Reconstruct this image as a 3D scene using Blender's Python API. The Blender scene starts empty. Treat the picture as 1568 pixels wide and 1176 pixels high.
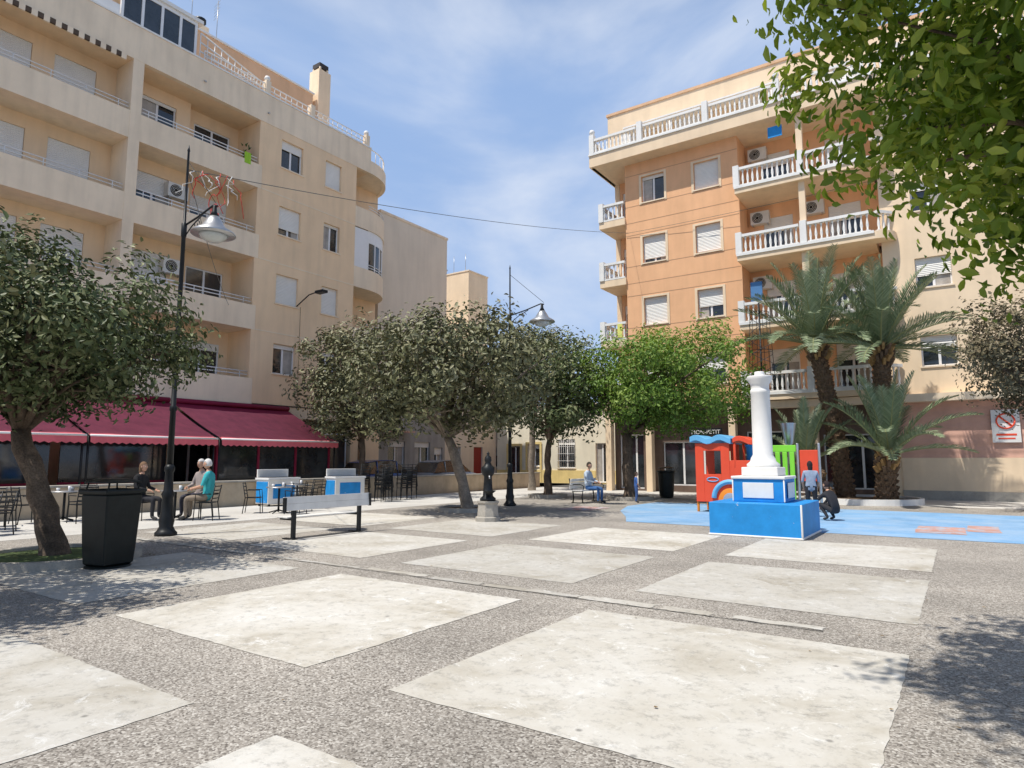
import bpy, math, random, numpy as np
from mathutils import Vector, Matrix
random.seed(7); rng=np.random.default_rng(7)
D=bpy.data; SC=bpy.context.scene
U=random.uniform
# ---------------- materials ----------------
MATS={}
def nt(m):
    m.use_nodes=True; n=m.node_tree; b=n.nodes.get('Principled BSDF'); return n,n.nodes,n.links,b
def mat(name,col,rough=.8,var=.1,scale=1.5,streak=0.,bump=0.,bscale=30,metal=0.,spec=.3,lines=0.,fine=0.,chip=None):
    if name in MATS: return MATS[name]
    m=D.materials.new(name); t,N,L,b=nt(m)
    b.inputs['Roughness'].default_value=rough; b.inputs['Metallic'].default_value=metal
    b.inputs['Specular IOR Level'].default_value=spec
    geo=N.new('ShaderNodeNewGeometry')
    no=N.new('ShaderNodeTexNoise'); no.inputs['Scale'].default_value=scale; no.inputs['Detail'].default_value=5; no.inputs['Roughness'].default_value=.65
    L.new(geo.outputs['Position'],no.inputs['Vector'])
    r=N.new('ShaderNodeMapRange'); r.inputs[1].default_value=.3; r.inputs[2].default_value=.7; r.inputs[3].default_value=1-var*1.4; r.inputs[4].default_value=1+var*.7
    L.new(no.outputs['Fac'],r.inputs[0])
    last=r.outputs[0]
    if streak:
        mp=N.new('ShaderNodeMapping'); mp.inputs['Scale'].default_value=(2.6,2.6,.35); L.new(geo.outputs['Position'],mp.inputs['Vector'])
        n2=N.new('ShaderNodeTexNoise'); n2.inputs['Scale'].default_value=1.; n2.inputs['Detail'].default_value=6; L.new(mp.outputs[0],n2.inputs['Vector'])
        r2=N.new('ShaderNodeMapRange'); r2.inputs[1].default_value=.34; r2.inputs[2].default_value=.56; r2.inputs[3].default_value=1-streak; r2.inputs[4].default_value=1.
        L.new(n2.outputs['Fac'],r2.inputs[0])
        mm=N.new('ShaderNodeMath'); mm.operation='MULTIPLY'; L.new(last,mm.inputs[0]); L.new(r2.outputs[0],mm.inputs[1]); last=mm.outputs[0]
    if fine:
        n3=N.new('ShaderNodeTexNoise'); n3.inputs['Scale'].default_value=45; n3.inputs['Detail'].default_value=3; L.new(geo.outputs['Position'],n3.inputs['Vector'])
        r3=N.new('ShaderNodeMapRange'); r3.inputs[1].default_value=.35; r3.inputs[2].default_value=.65; r3.inputs[3].default_value=1-fine; r3.inputs[4].default_value=1+fine*.5
        L.new(n3.outputs['Fac'],r3.inputs[0])
        mm=N.new('ShaderNodeMath'); mm.operation='MULTIPLY'; L.new(last,mm.inputs[0]); L.new(r3.outputs[0],mm.inputs[1]); last=mm.outputs[0]
    vm=N.new('ShaderNodeVectorMath'); vm.operation='SCALE'; vm.inputs[0].default_value=col[:3]; L.new(last,vm.inputs['Scale'])
    cout=vm.outputs[0]
    if chip:
        n5=N.new('ShaderNodeTexNoise'); n5.inputs['Scale'].default_value=chip[0]; n5.inputs['Detail'].default_value=7; n5.inputs['Roughness'].default_value=.7; L.new(geo.outputs['Position'],n5.inputs['Vector'])
        r5=N.new('ShaderNodeMapRange'); r5.inputs[1].default_value=chip[1]; r5.inputs[2].default_value=chip[1]+chip[3]; L.new(n5.outputs['Fac'],r5.inputs[0])
        mx=N.new('ShaderNodeMix'); mx.data_type='RGBA'; L.new(r5.outputs[0],mx.inputs['Factor']); L.new(cout,mx.inputs['A']); mx.inputs['B'].default_value=(*chip[2],1); cout=mx.outputs['Result']
    L.new(cout,b.inputs['Base Color'])
    h=None
    if lines:
        sp=N.new('ShaderNodeSeparateXYZ'); L.new(geo.outputs['Position'],sp.inputs[0])
        mu=N.new('ShaderNodeMath'); mu.operation='MULTIPLY'; mu.inputs[1].default_value=2*math.pi/lines; L.new(sp.outputs['Z'],mu.inputs[0])
        si=N.new('ShaderNodeMath'); si.operation='SINE'; L.new(mu.outputs[0],si.inputs[0]); h=si.outputs[0]; bd=.01
    elif bump:
        nb=N.new('ShaderNodeTexNoise'); nb.inputs['Scale'].default_value=bscale; nb.inputs['Detail'].default_value=3; L.new(geo.outputs['Position'],nb.inputs['Vector']); h=nb.outputs['Fac']; bd=bump
    if h:
        bp=N.new('ShaderNodeBump'); bp.inputs['Distance'].default_value=bd; bp.inputs['Strength'].default_value=.7; L.new(h,bp.inputs['Height']); L.new(bp.outputs[0],b.inputs['Normal'])
    MATS[name]=m; return m
def leafmat(name,c1,c2,c3,trans=.25):
    m=D.materials.new(name); t,N,L,b=nt(m)
    at=N.new('ShaderNodeAttribute'); at.attribute_name='rnd'
    cr=N.new('ShaderNodeValToRGB'); cr.color_ramp.elements[0].color=(*c1,1); cr.color_ramp.elements[1].color=(*c3,1)
    e=cr.color_ramp.elements.new(.5); e.color=(*c2,1)
    L.new(at.outputs['Fac'],cr.inputs[0]); L.new(cr.outputs[0],b.inputs['Base Color'])
    b.inputs['Roughness'].default_value=.5; b.inputs['Specular IOR Level'].default_value=.28
    if trans:
        tr=N.new('ShaderNodeBsdfTranslucent'); 
        vm=N.new('ShaderNodeVectorMath'); vm.operation='MULTIPLY'; vm.inputs[1].default_value=(1.5,1.6,.6); L.new(cr.outputs[0],vm.inputs[0]); L.new(vm.outputs[0],tr.inputs['Color'])
        mx=N.new('ShaderNodeMixShader'); mx.inputs[0].default_value=trans
        out=[n for n in N if n.type=='OUTPUT_MATERIAL'][0]
        L.new(b.outputs[0],mx.inputs[1]); L.new(tr.outputs[0],mx.inputs[2]); L.new(mx.outputs[0],out.inputs['Surface'])
    MATS[name]=m; return m
cream=mat('cream_render',(.85,.63,.41),.9,.05,.7,.07,.002,60)
cream2=mat('cream_band',(.86,.71,.53),.9,.06,.7,.10,.002,60)
peach=mat('peach_render',(.82,.47,.26),.9,.06,.8,.07,.002,60)
peachL=mat('pale_peach',(.84,.66,.46),.9,.06,.8,.07)
tan=mat('tan_render',(.72,.47,.29),.9,.08,.7,.08)
white=mat('white_paint',(.8,.79,.76),.6,.05,2,.05)
whitef=mat('white_frame',(.78,.78,.78),.4,.03,2)
shut=mat('roller_shutter',(.8,.78,.73),.6,.04,2,0,lines=.07)
glass=mat('window_glass',(.03,.035,.04),.06,.5,1.2,spec=.8)
curtain=mat('curtain',(.45,.42,.38),.7,.2,3,.3)
dark=mat('dark_interior',(.02,.018,.016),.9,.3,2)
shopd=mat('shop_front',(.06,.05,.045),.6,.4,1.2)
ironm=mat('black_iron',(.018,.02,.022),.45,.2,6,metal=.2)
binm=mat('dark_green_bin',(.008,.012,.011),.45,.3,6)
steel=mat('steel',(.5,.5,.5),.35,.1,6,metal=.8)
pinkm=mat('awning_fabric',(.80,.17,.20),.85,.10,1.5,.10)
burg=mat('wine_trim_and_fabric_shade',(.22,.01,.04),.7,.1,1)  # wine trim colour, also used as painted shade on the awning fabric
stone=mat('grey_stone',(.42,.39,.34),.9,.12,3,.1,.004,30,fine=.12)
lowm=mat('low_wall_render',(.52,.42,.30),.9,.14,1.5,.15,.004,30)
bark=mat('bark',(.17,.125,.09),.95,.35,6,.3,.02,25,fine=.3)
barkL=mat('bark_pale',(.30,.25,.20),.95,.3,6,.3,.02,25,fine=.25)
palmb=mat('palm_bark',(.20,.13,.08),.95,.35,8,0,.03,20,fine=.3)
palmo=mat('palm_cut_bases',(.42,.25,.10),.9,.3,9)
roadm=mat('asphalt',(.10,.10,.10),.9,.15,1,0,.004,60,fine=.3)
pave=mat('pale_pavement',(.56,.54,.50),.9,.12,.6,0,.003,40,fine=.08)
blue=mat('blue_paint',(.02,.27,.66),.55,.12,3,.08,.002,20,chip=(5,.66,(.6,.62,.62),.02))
rubb=mat('blue_rubber',(.20,.38,.60),.9,.14,.6,0,.003,50,fine=.12,chip=(.8,.42,(.33,.45,.58),.3))
rubr=mat('red_rubber',(.52,.28,.22),.9,.2,1.2,0,.003,50,fine=.12,chip=(3,.45,(.38,.42,.48),.15))
redp=mat('red_paint',(.80,.09,.04),.4,.05,3)
grnp=mat('lime_panel',(.25,.72,.06),.4,.05,3)
yelp=mat('yellow_paint',(.85,.66,.28),.6,.08,2,.1)
skyb=mat('light_blue_paint',(.15,.45,.72),.5,.08,3)
orng=mat('orange_paint',(.8,.25,.03),.5,.05,2)
acm=mat('ac_white',(.7,.69,.65),.5,.06,4,.06)
terra=mat('terracotta_tiles',(.64,.38,.29),.7,.10,2,.08,lines=.30)
greyr=mat('grey_render',(.36,.34,.31),.9,.1,1,.15)
beige=mat('beige_render',(.76,.66,.53),.9,.05,.5,.06)
soil=mat('soil',(.16,.11,.07),1,.3,4,0,.02,30)
grassm=mat('turf',(.10,.14,.05),1,.3,5,0,.02,60)
skin=mat('skin',(.55,.32,.22),.6,.05,8)
whitey=mat('pale_house_wall',(.82,.76,.60),.8,.06,1,.08)
def agg():
    m=D.materials.new('aggregate_paving'); t,N,L,b=nt(m); geo=N.new('ShaderNodeNewGeometry')
    v=N.new('ShaderNodeTexVoronoi'); v.inputs['Scale'].default_value=80; L.new(geo.outputs['Position'],v.inputs['Vector'])
    sp=N.new('ShaderNodeSeparateColor'); L.new(v.outputs['Color'],sp.inputs[0])
    cr=N.new('ShaderNodeValToRGB'); E=cr.color_ramp.elements; E[0].color=(.12,.105,.09,1); E[1].color=(.52,.49,.44,1)
    e=E.new(.3); e.color=(.25,.225,.195,1); e=E.new(.75); e.color=(.36,.33,.29,1)
    L.new(sp.outputs[0],cr.inputs[0])
    n=N.new('ShaderNodeTexNoise'); n.inputs['Scale'].default_value=.5; n.inputs['Detail'].default_value=8; n.inputs['Roughness'].default_value=.68; L.new(geo.outputs['Position'],n.inputs['Vector'])
    r=N.new('ShaderNodeMapRange'); r.inputs[1].default_value=.3; r.inputs[2].default_value=.7; r.inputs[3].default_value=.75; r.inputs[4].default_value=1.28; L.new(n.outputs['Fac'],r.inputs[0])
    vm=N.new('ShaderNodeVectorMath'); vm.operation='SCALE'; L.new(cr.outputs[0],vm.inputs[0]); L.new(r.outputs[0],vm.inputs['Scale']); L.new(vm.outputs[0],b.inputs['Base Color'])
    bp=N.new('ShaderNodeBump'); bp.invert=True; bp.inputs['Distance'].default_value=.003; bp.inputs['Strength'].default_value=.5; L.new(v.outputs['Distance'],bp.inputs['Height']); L.new(bp.outputs[0],b.inputs['Normal'])
    b.inputs['Roughness'].default_value=.85; b.inputs['Specular IOR Level'].default_value=.25
    return m
aggm=agg()
def slabmat():
    m=D.materials.new('concrete_slab'); t,N,L,b=nt(m); geo=N.new('ShaderNodeNewGeometry'); at=N.new('ShaderNodeAttribute'); at.attribute_name='rnd'
    n=N.new('ShaderNodeTexNoise'); n.inputs['Scale'].default_value=.8; n.inputs['Detail'].default_value=9; n.inputs['Roughness'].default_value=.68; n.inputs['Distortion'].default_value=.5; L.new(geo.outputs['Position'],n.inputs['Vector'])
    cr=N.new('ShaderNodeValToRGB'); E=cr.color_ramp.elements; E[0].position=.3; E[0].color=(.36,.32,.25,1); E[1].position=.68; E[1].color=(.60,.58,.535,1); e=E.new(.47); e.color=(.51,.48,.42,1)
    L.new(n.outputs['Fac'],cr.inputs[0])
    v=N.new('ShaderNodeTexNoise'); v.inputs['Scale'].default_value=8; v.inputs['Detail'].default_value=9; v.inputs['Roughness'].default_value=.85; L.new(geo.outputs['Position'],v.inputs['Vector'])
    r=N.new('ShaderNodeMapRange'); r.inputs[1].default_value=.34; r.inputs[2].default_value=.49; r.inputs[3].default_value=.6; r.inputs[4].default_value=1.; L.new(v.outputs['Fac'],r.inputs[0])
    v2=N.new('ShaderNodeTexVoronoi'); v2.inputs['Scale'].default_value=2.3; L.new(geo.outputs['Position'],v2.inputs['Vector'])
    r2=N.new('ShaderNodeMapRange'); r2.inputs[1].default_value=.025; r2.inputs[2].default_value=.06; r2.inputs[3].default_value=.5; r2.inputs[4].default_value=1.; L.new(v2.outputs['Distance'],r2.inputs[0])
    n4=N.new('ShaderNodeTexNoise'); n4.inputs['Scale'].default_value=2.6; n4.inputs['Detail'].default_value=10; n4.inputs['Roughness'].default_value=.85; n4.inputs['Distortion'].default_value=1.5; L.new(geo.outputs['Position'],n4.inputs['Vector'])
    r4=N.new('ShaderNodeMapRange'); r4.inputs[1].default_value=.55; r4.inputs[2].default_value=.60; r4.inputs[3].default_value=0; r4.inputs[4].default_value=.7; L.new(n4.outputs['Fac'],r4.inputs[0])
    mx=N.new('ShaderNodeMix'); mx.data_type='RGBA'; L.new(r4.outputs[0],mx.inputs['Factor']); L.new(cr.outputs[0],mx.inputs['A']); mx.inputs['B'].default_value=(.70,.69,.66,1)
    a=N.new('ShaderNodeMath'); a.operation='MULTIPLY'; L.new(r.outputs[0],a.inputs[0]); L.new(r2.outputs[0],a.inputs[1])
    a2=N.new('ShaderNodeMath'); a2.operation='MULTIPLY'; L.new(a.outputs[0],a2.inputs[0]); L.new(at.outputs['Fac'],a2.inputs[1])
    vm=N.new('ShaderNodeVectorMath'); vm.operation='SCALE'; L.new(mx.outputs['Result'],vm.inputs[0]); L.new(a2.outputs[0],vm.inputs['Scale']); L.new(vm.outputs[0],b.inputs['Base Color'])
    bp=N.new('ShaderNodeBump'); bp.inputs['Distance'].default_value=.006; bp.inputs['Strength'].default_value=.5; L.new(v.outputs['Fac'],bp.inputs['Height']); L.new(bp.outputs[0],b.inputs['Normal'])
    b.inputs['Roughness'].default_value=.8; return m
slabm=slabmat()
# ---------------- builder ----------------
def link(o,parent=None):
    SC.collection.objects.link(o)
    if parent: o.parent=parent
    return o
class Grp:
    def __init__(s,name,loc=(0,0,0),rot=0,F=None):
        s.e=link(D.objects.new(name,None)); s.e.location=loc; s.e.rotation_euler=(0,0,rot); s.P={}; s.F=F
    def add(s,part,m,vs,fs,smooth=False):
        p=s.P.setdefault(part,dict(v=[],f=[],m=[],mi=[],s=[]))
        if m not in p['m']: p['m'].append(m)
        k=p['m'].index(m); o=len(p['v'])
        p['v'].extend([tuple(v) for v in vs])
        for f in fs: p['f'].append(tuple(i+o for i in f)); p['mi'].append(k); p['s'].append(smooth)
    def box(s,part,m,x0,x1,y0,y1,z0,z1,R=None,c=(0,0,0)):
        if x0>x1:x0,x1=x1,x0
        if y0>y1:y0,y1=y1,y0
        if z0>z1:z0,z1=z1,z0
        v=[(x,y,z) for z in (z0,z1) for x,y in ((x0,y0),(x1,y0),(x1,y1),(x0,y1))]
        if R is not None: v=[tuple(R@Vector(q)+Vector(c)) for q in v]
        s.add(part,m,v,[(3,2,1,0),(4,5,6,7),(0,1,5,4),(1,2,6,5),(2,3,7,6),(3,0,4,7)])
    def fb(s,part,m,a0,a1,d0,d1,z0,z1):
        p=s.F(a0,d0,z0); q=s.F(a1,d1,z1); s.box(part,m,p[0],q[0],p[1],q[1],p[2],q[2])
    def tube(s,part,m,pts,rad,seg=8,smooth=True,cap=True):
        pts=[Vector(p) for p in pts]; n=len(pts)
        if not hasattr(rad,'__len__'): rad=[rad]*n
        vs=[];fs=[];prev=None
        for i,p in enumerate(pts):
            t=(pts[min(i+1,n-1)]-pts[max(i-1,0)])
            if t.length<1e-9: t=Vector((0,0,1))
            t.normalize()
            if prev is None:
                a=Vector((1,0,0)) if abs(t.x)<.8 else Vector((0,1,0)); u=t.cross(a).normalized()
            else:
                u=(prev-t*prev.dot(t)); u=u.normalized() if u.length>1e-6 else t.orthogonal().normalized()
            prev=u; w=t.cross(u)
            for k in range(seg):
                an=2*math.pi*k/seg; vs.append(p+(u*math.cos(an)+w*math.sin(an))*rad[i])
        for i in range(n-1):
            for k in range(seg):
                a=i*seg+k;b=i*seg+(k+1)%seg; fs.append((a,b,b+seg,a+seg))
        if cap: fs.append(tuple(range(seg))[::-1]); fs.append(tuple((n-1)*seg+k for k in range(seg)))
        s.add(part,m,vs,fs,smooth)
    def lathe(s,part,m,c,prof,seg=16,smooth=True,sx=1,sy=1,R=None):
        vs=[];fs=[];n=len(prof)
        for r,z in prof:
            for k in range(seg):
                an=2*math.pi*(k+.5)/seg; q=Vector((r*sx*math.cos(an),r*sy*math.sin(an),z))
                if R is not None: q=R@q
                vs.append(q+Vector(c))
        for i in range(n-1):
            for k in range(seg):
                a=i*seg+k;b=i*seg+(k+1)%seg; fs.append((a,b,b+seg,a+seg))
        fs.append(tuple(range(seg))[::-1]); fs.append(tuple((n-1)*seg+k for k in range(seg)))
        s.add(part,m,vs,fs,smooth)
    def arc(s,part,m,cx,cy,r0,r1,a0,a1,z0,z1,n=16):
        vs=[];fs=[]
        for i in range(n+1):
            a=a0+(a1-a0)*i/n
            for r,z in ((r0,z0),(r1,z0),(r1,z1),(r0,z1)): vs.append((cx+r*math.cos(a),cy+r*math.sin(a),z))
        for i in range(n):
            o=i*4
            for k in range(4): fs.append((o+k,o+(k+1)%4,o+4+(k+1)%4,o+4+k))
        fs+=[(3,2,1,0),(n*4,n*4+1,n*4+2,n*4+3)]
        s.add(part,m,vs,fs)
    def prism(s,part,m,poly,axis,t0,t1):
        def mk(u,v,t): return (t,u,v) if axis=='x' else ((u,t,v) if axis=='y' else (u,v,t))
        n=len(poly); vs=[mk(u,v,t0) for u,v in poly]+[mk(u,v,t1) for u,v in poly]
        fs=[tuple(range(n))[::-1],tuple(range(n,2*n))]+[(i,(i+1)%n,(i+1)%n+n,i+n) for i in range(n)]
        s.add(part,m,vs,fs)
    def wall(s,part,m,a0,a1,z0,z1,ops,d0,d1):
        zs=sorted({z0,z1}|{z for o in ops for z in o[2:4] if z0<z<z1}); as_=sorted({a0,a1}|{a for o in ops for a in o[:2] if a0<a<a1})
        for i in range(len(zs)-1):
            zm=(zs[i]+zs[i+1])/2; st=None
            for j in range(len(as_)):
                op=j==len(as_)-1 or any(o[0]<(as_[j]+as_[j+1])/2<o[1] and o[2]<zm<o[3] for o in ops)
                if op:
                    if st is not None: s.fb(part,m,st,as_[j],d0,d1,zs[i],zs[i+1]); st=None
                elif st is None: st=as_[j]
    def window(s,a0,a1,z0,z1,d,sh=0.,sill=True,cur=True,mull=1):
        fr=.06
        s.fb('window_frames',whitef,a0,a0+fr,d-.05,d,z0,z1); s.fb('window_frames',whitef,a1-fr,a1,d-.05,d,z0,z1)
        s.fb('window_frames',whitef,a0+fr,a1-fr,d-.05,d,z0,z0+fr); s.fb('window_frames',whitef,a0+fr,a1-fr,d-.05,d,z1-fr,z1)
        for k in range(mull):
            am=a0+(a1-a0)*(k+1)/(mull+1); s.fb('window_frames',whitef,am-.045,am+.045,d-.05,d+.005,z0+fr,z1-fr)
        s.fb('window_glass',glass,a0+.03,a1-.03,d-.08,d-.03,z0+.03,z1-.03)
        if cur and sh<.9 and random.random()<.6:
            w=(a1-a0)*U(.2,.45); aa=a0+.07 if random.random()<.5 else a1-.07-w
            s.fb('curtains',curtain,aa,aa+w,d-.03,d-.022,z0+.07,z1-.07)
        if sh>0:
            s.fb('roller_shutters',shut,a0+.01,a1-.01,d+.01,d+.05,z1-(z1-z0)*sh,z1-.003)
        if sill: s.fb('window_sills',cream2,a0-.06,a1+.06,d+.06,.05 if d>-.5 else d+.22,z0-.06,z0-.003)
    def ac(s,a,d,z,flip=1):
        s.fb('air_conditioners',acm,a-.42,a+.42,d,d+.32,z,z+.6)
        p=s.F(a-.1,d+.323,z+.3)
        q=s.F(a-.1,d+.335,z+.3)
        s.tube('ac_grilles',dark,[p,q],[.24,.24],16)
        for r in (.08,.14,.2):
            n=16; u=[]
            for k in range(n+1):
                an=2*math.pi*k/n; u.append(s.F(a-.1+r*math.cos(an),d+.34,z+.3+r*math.sin(an)))
            s.tube('ac_grille_rings',acm,u,.01,4)
        s.fb('ac_brackets',steel,a-.35,a-.31,d,d+.3,z-.04,z-.003); s.fb('ac_brackets',steel,a+.31,a+.35,d,d+.3,z-.04,z-.003)
    def finish(s,bevel=0):
        for k,p in s.P.items():
            me=D.meshes.new(k); me.from_pydata(p['v'],[],p['f'])
            for m in p['m']: me.materials.append(m)
            me.polygons.foreach_set('material_index',p['mi']); me.polygons.foreach_set('use_smooth',p['s']); me.update()
            o=link(D.objects.new(k,me),s.e)
            if bevel:
                b=o.modifiers.new('b','BEVEL'); b.width=bevel; b.segments=2; b.limit_method='ANGLE'; b.angle_limit=math.radians(50)
        return s.e
# ---------------- world / light ----------------
EL=math.radians(64); hx,hy=.42,.9075
w=D.worlds.new('World'); SC.world=w; w.use_nodes=True; N=w.node_tree.nodes; L=w.node_tree.links
bg=N['Background']; sky=N.new('ShaderNodeTexSky'); sky.sky_type='NISHITA'; sky.sun_disc=False; sky.sun_elevation=EL; sky.sun_rotation=math.atan2(-hx,-hy); sky.air_density=1.; sky.dust_density=.5; sky.ozone_density=1.2
tc=N.new('ShaderNodeTexCoord')
sz=N.new('ShaderNodeSeparateXYZ'); L.new(tc.outputs['Generated'],sz.inputs[0])
el=N.new('ShaderNodeMapRange'); el.interpolation_type='SMOOTHSTEP'; el.inputs[1].default_value=.50; el.inputs[2].default_value=.85; el.inputs[3].default_value=1.; el.inputs[4].default_value=.12; L.new(sz.outputs['Z'],el.inputs[0])
f0=N.new('ShaderNodeMath'); f0.operation='MULTIPLY'; f0.inputs[1].default_value=.66; L.new(el.outputs[0],f0.inputs[0])
m0=N.new('ShaderNodeMix'); m0.data_type='RGBA'; L.new(f0.outputs[0],m0.inputs['Factor']); L.new(sky.outputs[0],m0.inputs['A']); m0.inputs['B'].default_value=(4.3,6.3,10.2,1)
mp=N.new('ShaderNodeMapping'); mp.inputs['Scale'].default_value=(1.,1.3,2.4); mp.inputs['Rotation'].default_value=(.2,.35,.9); mp.inputs['Location'].default_value=(.3,.1,.4); L.new(tc.outputs['Generated'],mp.inputs[0])
no=N.new('ShaderNodeTexNoise'); no.inputs['Scale'].default_value=1.5; no.inputs['Detail'].default_value=7; no.inputs['Roughness'].default_value=.52; no.inputs['Distortion'].default_value=.5; L.new(mp.outputs[0],no.inputs['Vector'])
mr=N.new('ShaderNodeMapRange'); mr.interpolation_type='SMOOTHSTEP'; mr.inputs[1].default_value=.43; mr.inputs[2].default_value=.72; mr.inputs[3].default_value=.0; mr.inputs[4].default_value=.85; L.new(no.outputs['Fac'],mr.inputs[0])
f1=N.new('ShaderNodeMath'); f1.operation='MULTIPLY'; L.new(el.outputs[0],f1.inputs[0]); L.new(mr.outputs[0],f1.inputs[1])
mx=N.new('ShaderNodeMix'); mx.data_type='RGBA'; L.new(f1.outputs[0],mx.inputs['Factor']); L.new(m0.outputs['Result'],mx.inputs['A']); mx.inputs['B'].default_value=(8.0,8.6,9.7,1)
L.new(mx.outputs['Result'],bg.inputs['Color']); bg.inputs['Strength'].default_value=.10
sl=D.lights.new('sun','SUN'); sl.energy=5.; sl.angle=math.radians(.5); sl.color=(1,.95,.87); so=link(D.objects.new('sun',sl))
dv=Vector((hx*math.cos(EL),hy*math.cos(EL),-math.sin(EL))); so.rotation_euler=dv.to_track_quat('-Z','Y').to_euler(); so.location=(0,0,40)
cam=D.cameras.new('camera'); cam.lens=22.96; cam.clip_end=2000; co=link(D.objects.new('camera',cam)); co.location=(0,0,1.5); co.rotation_euler=(math.radians(90+6.67),0,math.radians(34.3)); SC.camera=co
SC.view_settings.view_transform='Standard'; SC.view_settings.look='None'; SC.view_settings.exposure=0
# ---------------- ground ----------------
def sheet(name,m,polys,z,rnd=None):
    me=D.meshes.new(name); v=[];f=[];r=[]
    for i,p in enumerate(polys):
        f.append(tuple(range(len(v),len(v)+len(p)))); v+= [(x,y,z) for x,y in p]; r+=[rnd[i] if rnd else 1.]*len(p)
    me.from_pydata(v,[],f); me.materials.append(m)
    at=me.attributes.new('rnd','FLOAT','POINT'); at.data.foreach_set('value',r)
    return link(D.objects.new(name,me))
def rect(x0,x1,y0,y1): return [(x0,y0),(x1,y0),(x1,y1),(x0,y1)]
def rag(x0,x1,y0,y1,j=.008,n=40):
    p=[]
    for (ax,ay),(bx,by) in zip(rect(x0,x1,y0,y1),rect(x0,x1,y0,y1)[1:]+[(x0,y0)]):
        for k in range(n):
            t=k/n; p.append((ax+(bx-ax)*t+U(-j,j),ay+(by-ay)*t+U(-j,j)))
    return p
sheet('ground',aggm,[rect(-400,400,-400,400)],0)
sheet('road',roadm,[rect(-26.9,-20.1,18.8,60),rect(-26,-8,32.2,37.6)],.004)
sheet('pavement',pave,[rect(-19.6,-14.9,-12,32),rect(-14.9,-11.2,24.5,32),rect(-25,-20.05,-10,18.6),rect(-11.2,14,25.5,29.98)],.004)
cols=[(-3.2,-.42),(-6.9,-4.03),(-10.6,-7.75),(-14.3,-11.45)]; rows=[(-7.7,-4.9),(-4.05,-1.25),(-.42,2.4),(3.25,6.08),(7.2,9.88),(10.65,13.4)]
P=[];R=[]
for c in cols:
    for r_ in rows:
        if c[0]<-11 and r_[0]<6.: continue
        P.append(rag(c[0],c[1],r_[0],r_[1])); R.append(U(.86,1.08))
sheet('concrete_paving_slabs',slabm,P,.004,R)
cp=[]
x=-14.4
while x<-1.2:
    l=U(.5,1.3); cp.append(rag(x,min(x+l,-1.1),6.5+U(-.03,.03),6.63+U(-.04,.04),.025,9)); x+=l+U(.0,.2)
sheet('drainage_channel',slabm,cp,.005,[U(.75,.98) for _ in cp])
sheet('channel_joint',roadm,[rag(-14.4,-1.1,6.46,6.472,.006,120)],.006)
sheet('playground_surface',rubb,[[(-6.9,15.1),(9,15.1),(9,22.6),(-9.1,22.6),(-9.2,20.3),(-8.5,18.2),(-7.5,16.4)]],.006)
sheet('playground_red_patch',rubr,[rag(-10.4,-9.3,17.6,19.2,.1,8),rag(-.9,.0,16.2,17.9,.02,8),rag(.02,.6,17.0,18.6,.02,8),rag(-6,-4.5,21,22,.08,8)],.009)
# ---------------- left apartment block ----------------
FL=lambda a,d,z:(-25+d,a,z)
g=Grp('apartment_building',F=FL)
Fs=[4.3,7.5,10.7,13.9]; RT=17.1
g.box('core',cream,-37,-26.85,-8,25.6,0,RT)
AB0,AB1=-8,16.6
for fi,f in enumerate(Fs):
    top=f+3.2
    g.fb('balcony_slabs',cream2,AB0,16.62,-1.85,-.16,f-.35,f-.1)
    g.fb('balcony_parapets',cream2,AB0,16.78,-.16,0.,f-.352,f+.72)
    wl=[(-4.5,-2.7,f+.1,f+2.3,0),(-.5,1.2,f+1,f+2.3,.5),(3.6,5.2,f+.1,f+2.3,.3),(7.0,8.3,f+.9,f+2.35,.9),(9.0,10.4,f+.9,f+2.35,[.35,.95,.95,.95][fi]),(12.0,13.5,f+.1 if fi!=3 else f+.9,f+2.3,[.1,.95,.35,.1][fi])]
    dd=-1.3
    g.wall('loggia_walls',cream,AB0,13.95,f-.1,top-.35,[o[:4] for o in wl],dd-.2,dd)
    for o in wl: g.window(o[0],o[1],o[2],o[3],dd-.1,o[4],sill=False)
    g.fb('loggia_side',cream,13.95,14.1,-1.84,dd,f-.1,top-.35)
    g.wall('loggia_back',cream,14.1,16.6,f-.1,top-.35,[(14.5,16.2,f+.05,f+2.25)],-1.84,-1.7)
    g.window(14.5,16.2,f+.05,f+2.25,-1.75,[.15,.0,.3,.0][fi],sill=False)
    for zz in (f+.86,f+1.0):
        for a,b in ((AB0,11.05),(11.55,16.55)): g.tube('railings',whitef,[FL(a,-.06,zz),FL(b,-.06,zz)],.022,6)
    a=AB0
    while a<16.5:
        if not 11<a<11.6: g.tube('railings',whitef,[FL(a,-.06,f+.72),FL(a,-.06,f+1.0)],.016,5)
        a+=1.1
    g.ac(13.62 if fi!=3 else 5.9,dd,f+1.55 if fi else f+1.7)
for a in (3.0,11.1,):
    g.fb('fin_columns',cream2,a,a+.4,-1.295,.012,3.9,RT+.2)
g.fb('end_fin',cream,16.6,16.8,-1.83,-.003,3.9,RT-.4)
ops=[]; W=[]
for fi,f in enumerate(Fs):
    for j,(a,b) in enumerate(((17.75,18.95),(20.3,21.3))):
        ops.append((a,b,f+1.05,f+2.4)); W.append((a,b,f+1.05,f+2.4,[[.15,.15],[.97,.97],[.75,.1],[.3,.97]][fi][j]))
g.wall('street_wall',cream,16.8,22.3,3.9,RT-.4,ops,-.3,0)
for o in W: g.window(o[0],o[1],o[2],o[3],-.17,o[4])
for f in Fs[1:]: g.fb('string_course',cream2,16.8,22.28,0,.012,f-.35,f-.3)
g.fb('roof_parapet',cream2,AB0,23.25,-.2,.02,RT-.4,RT+.95)
g.fb('roof_coping',white,AB0,23.25,-.24,.06,RT+.952,RT+1.02)
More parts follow.
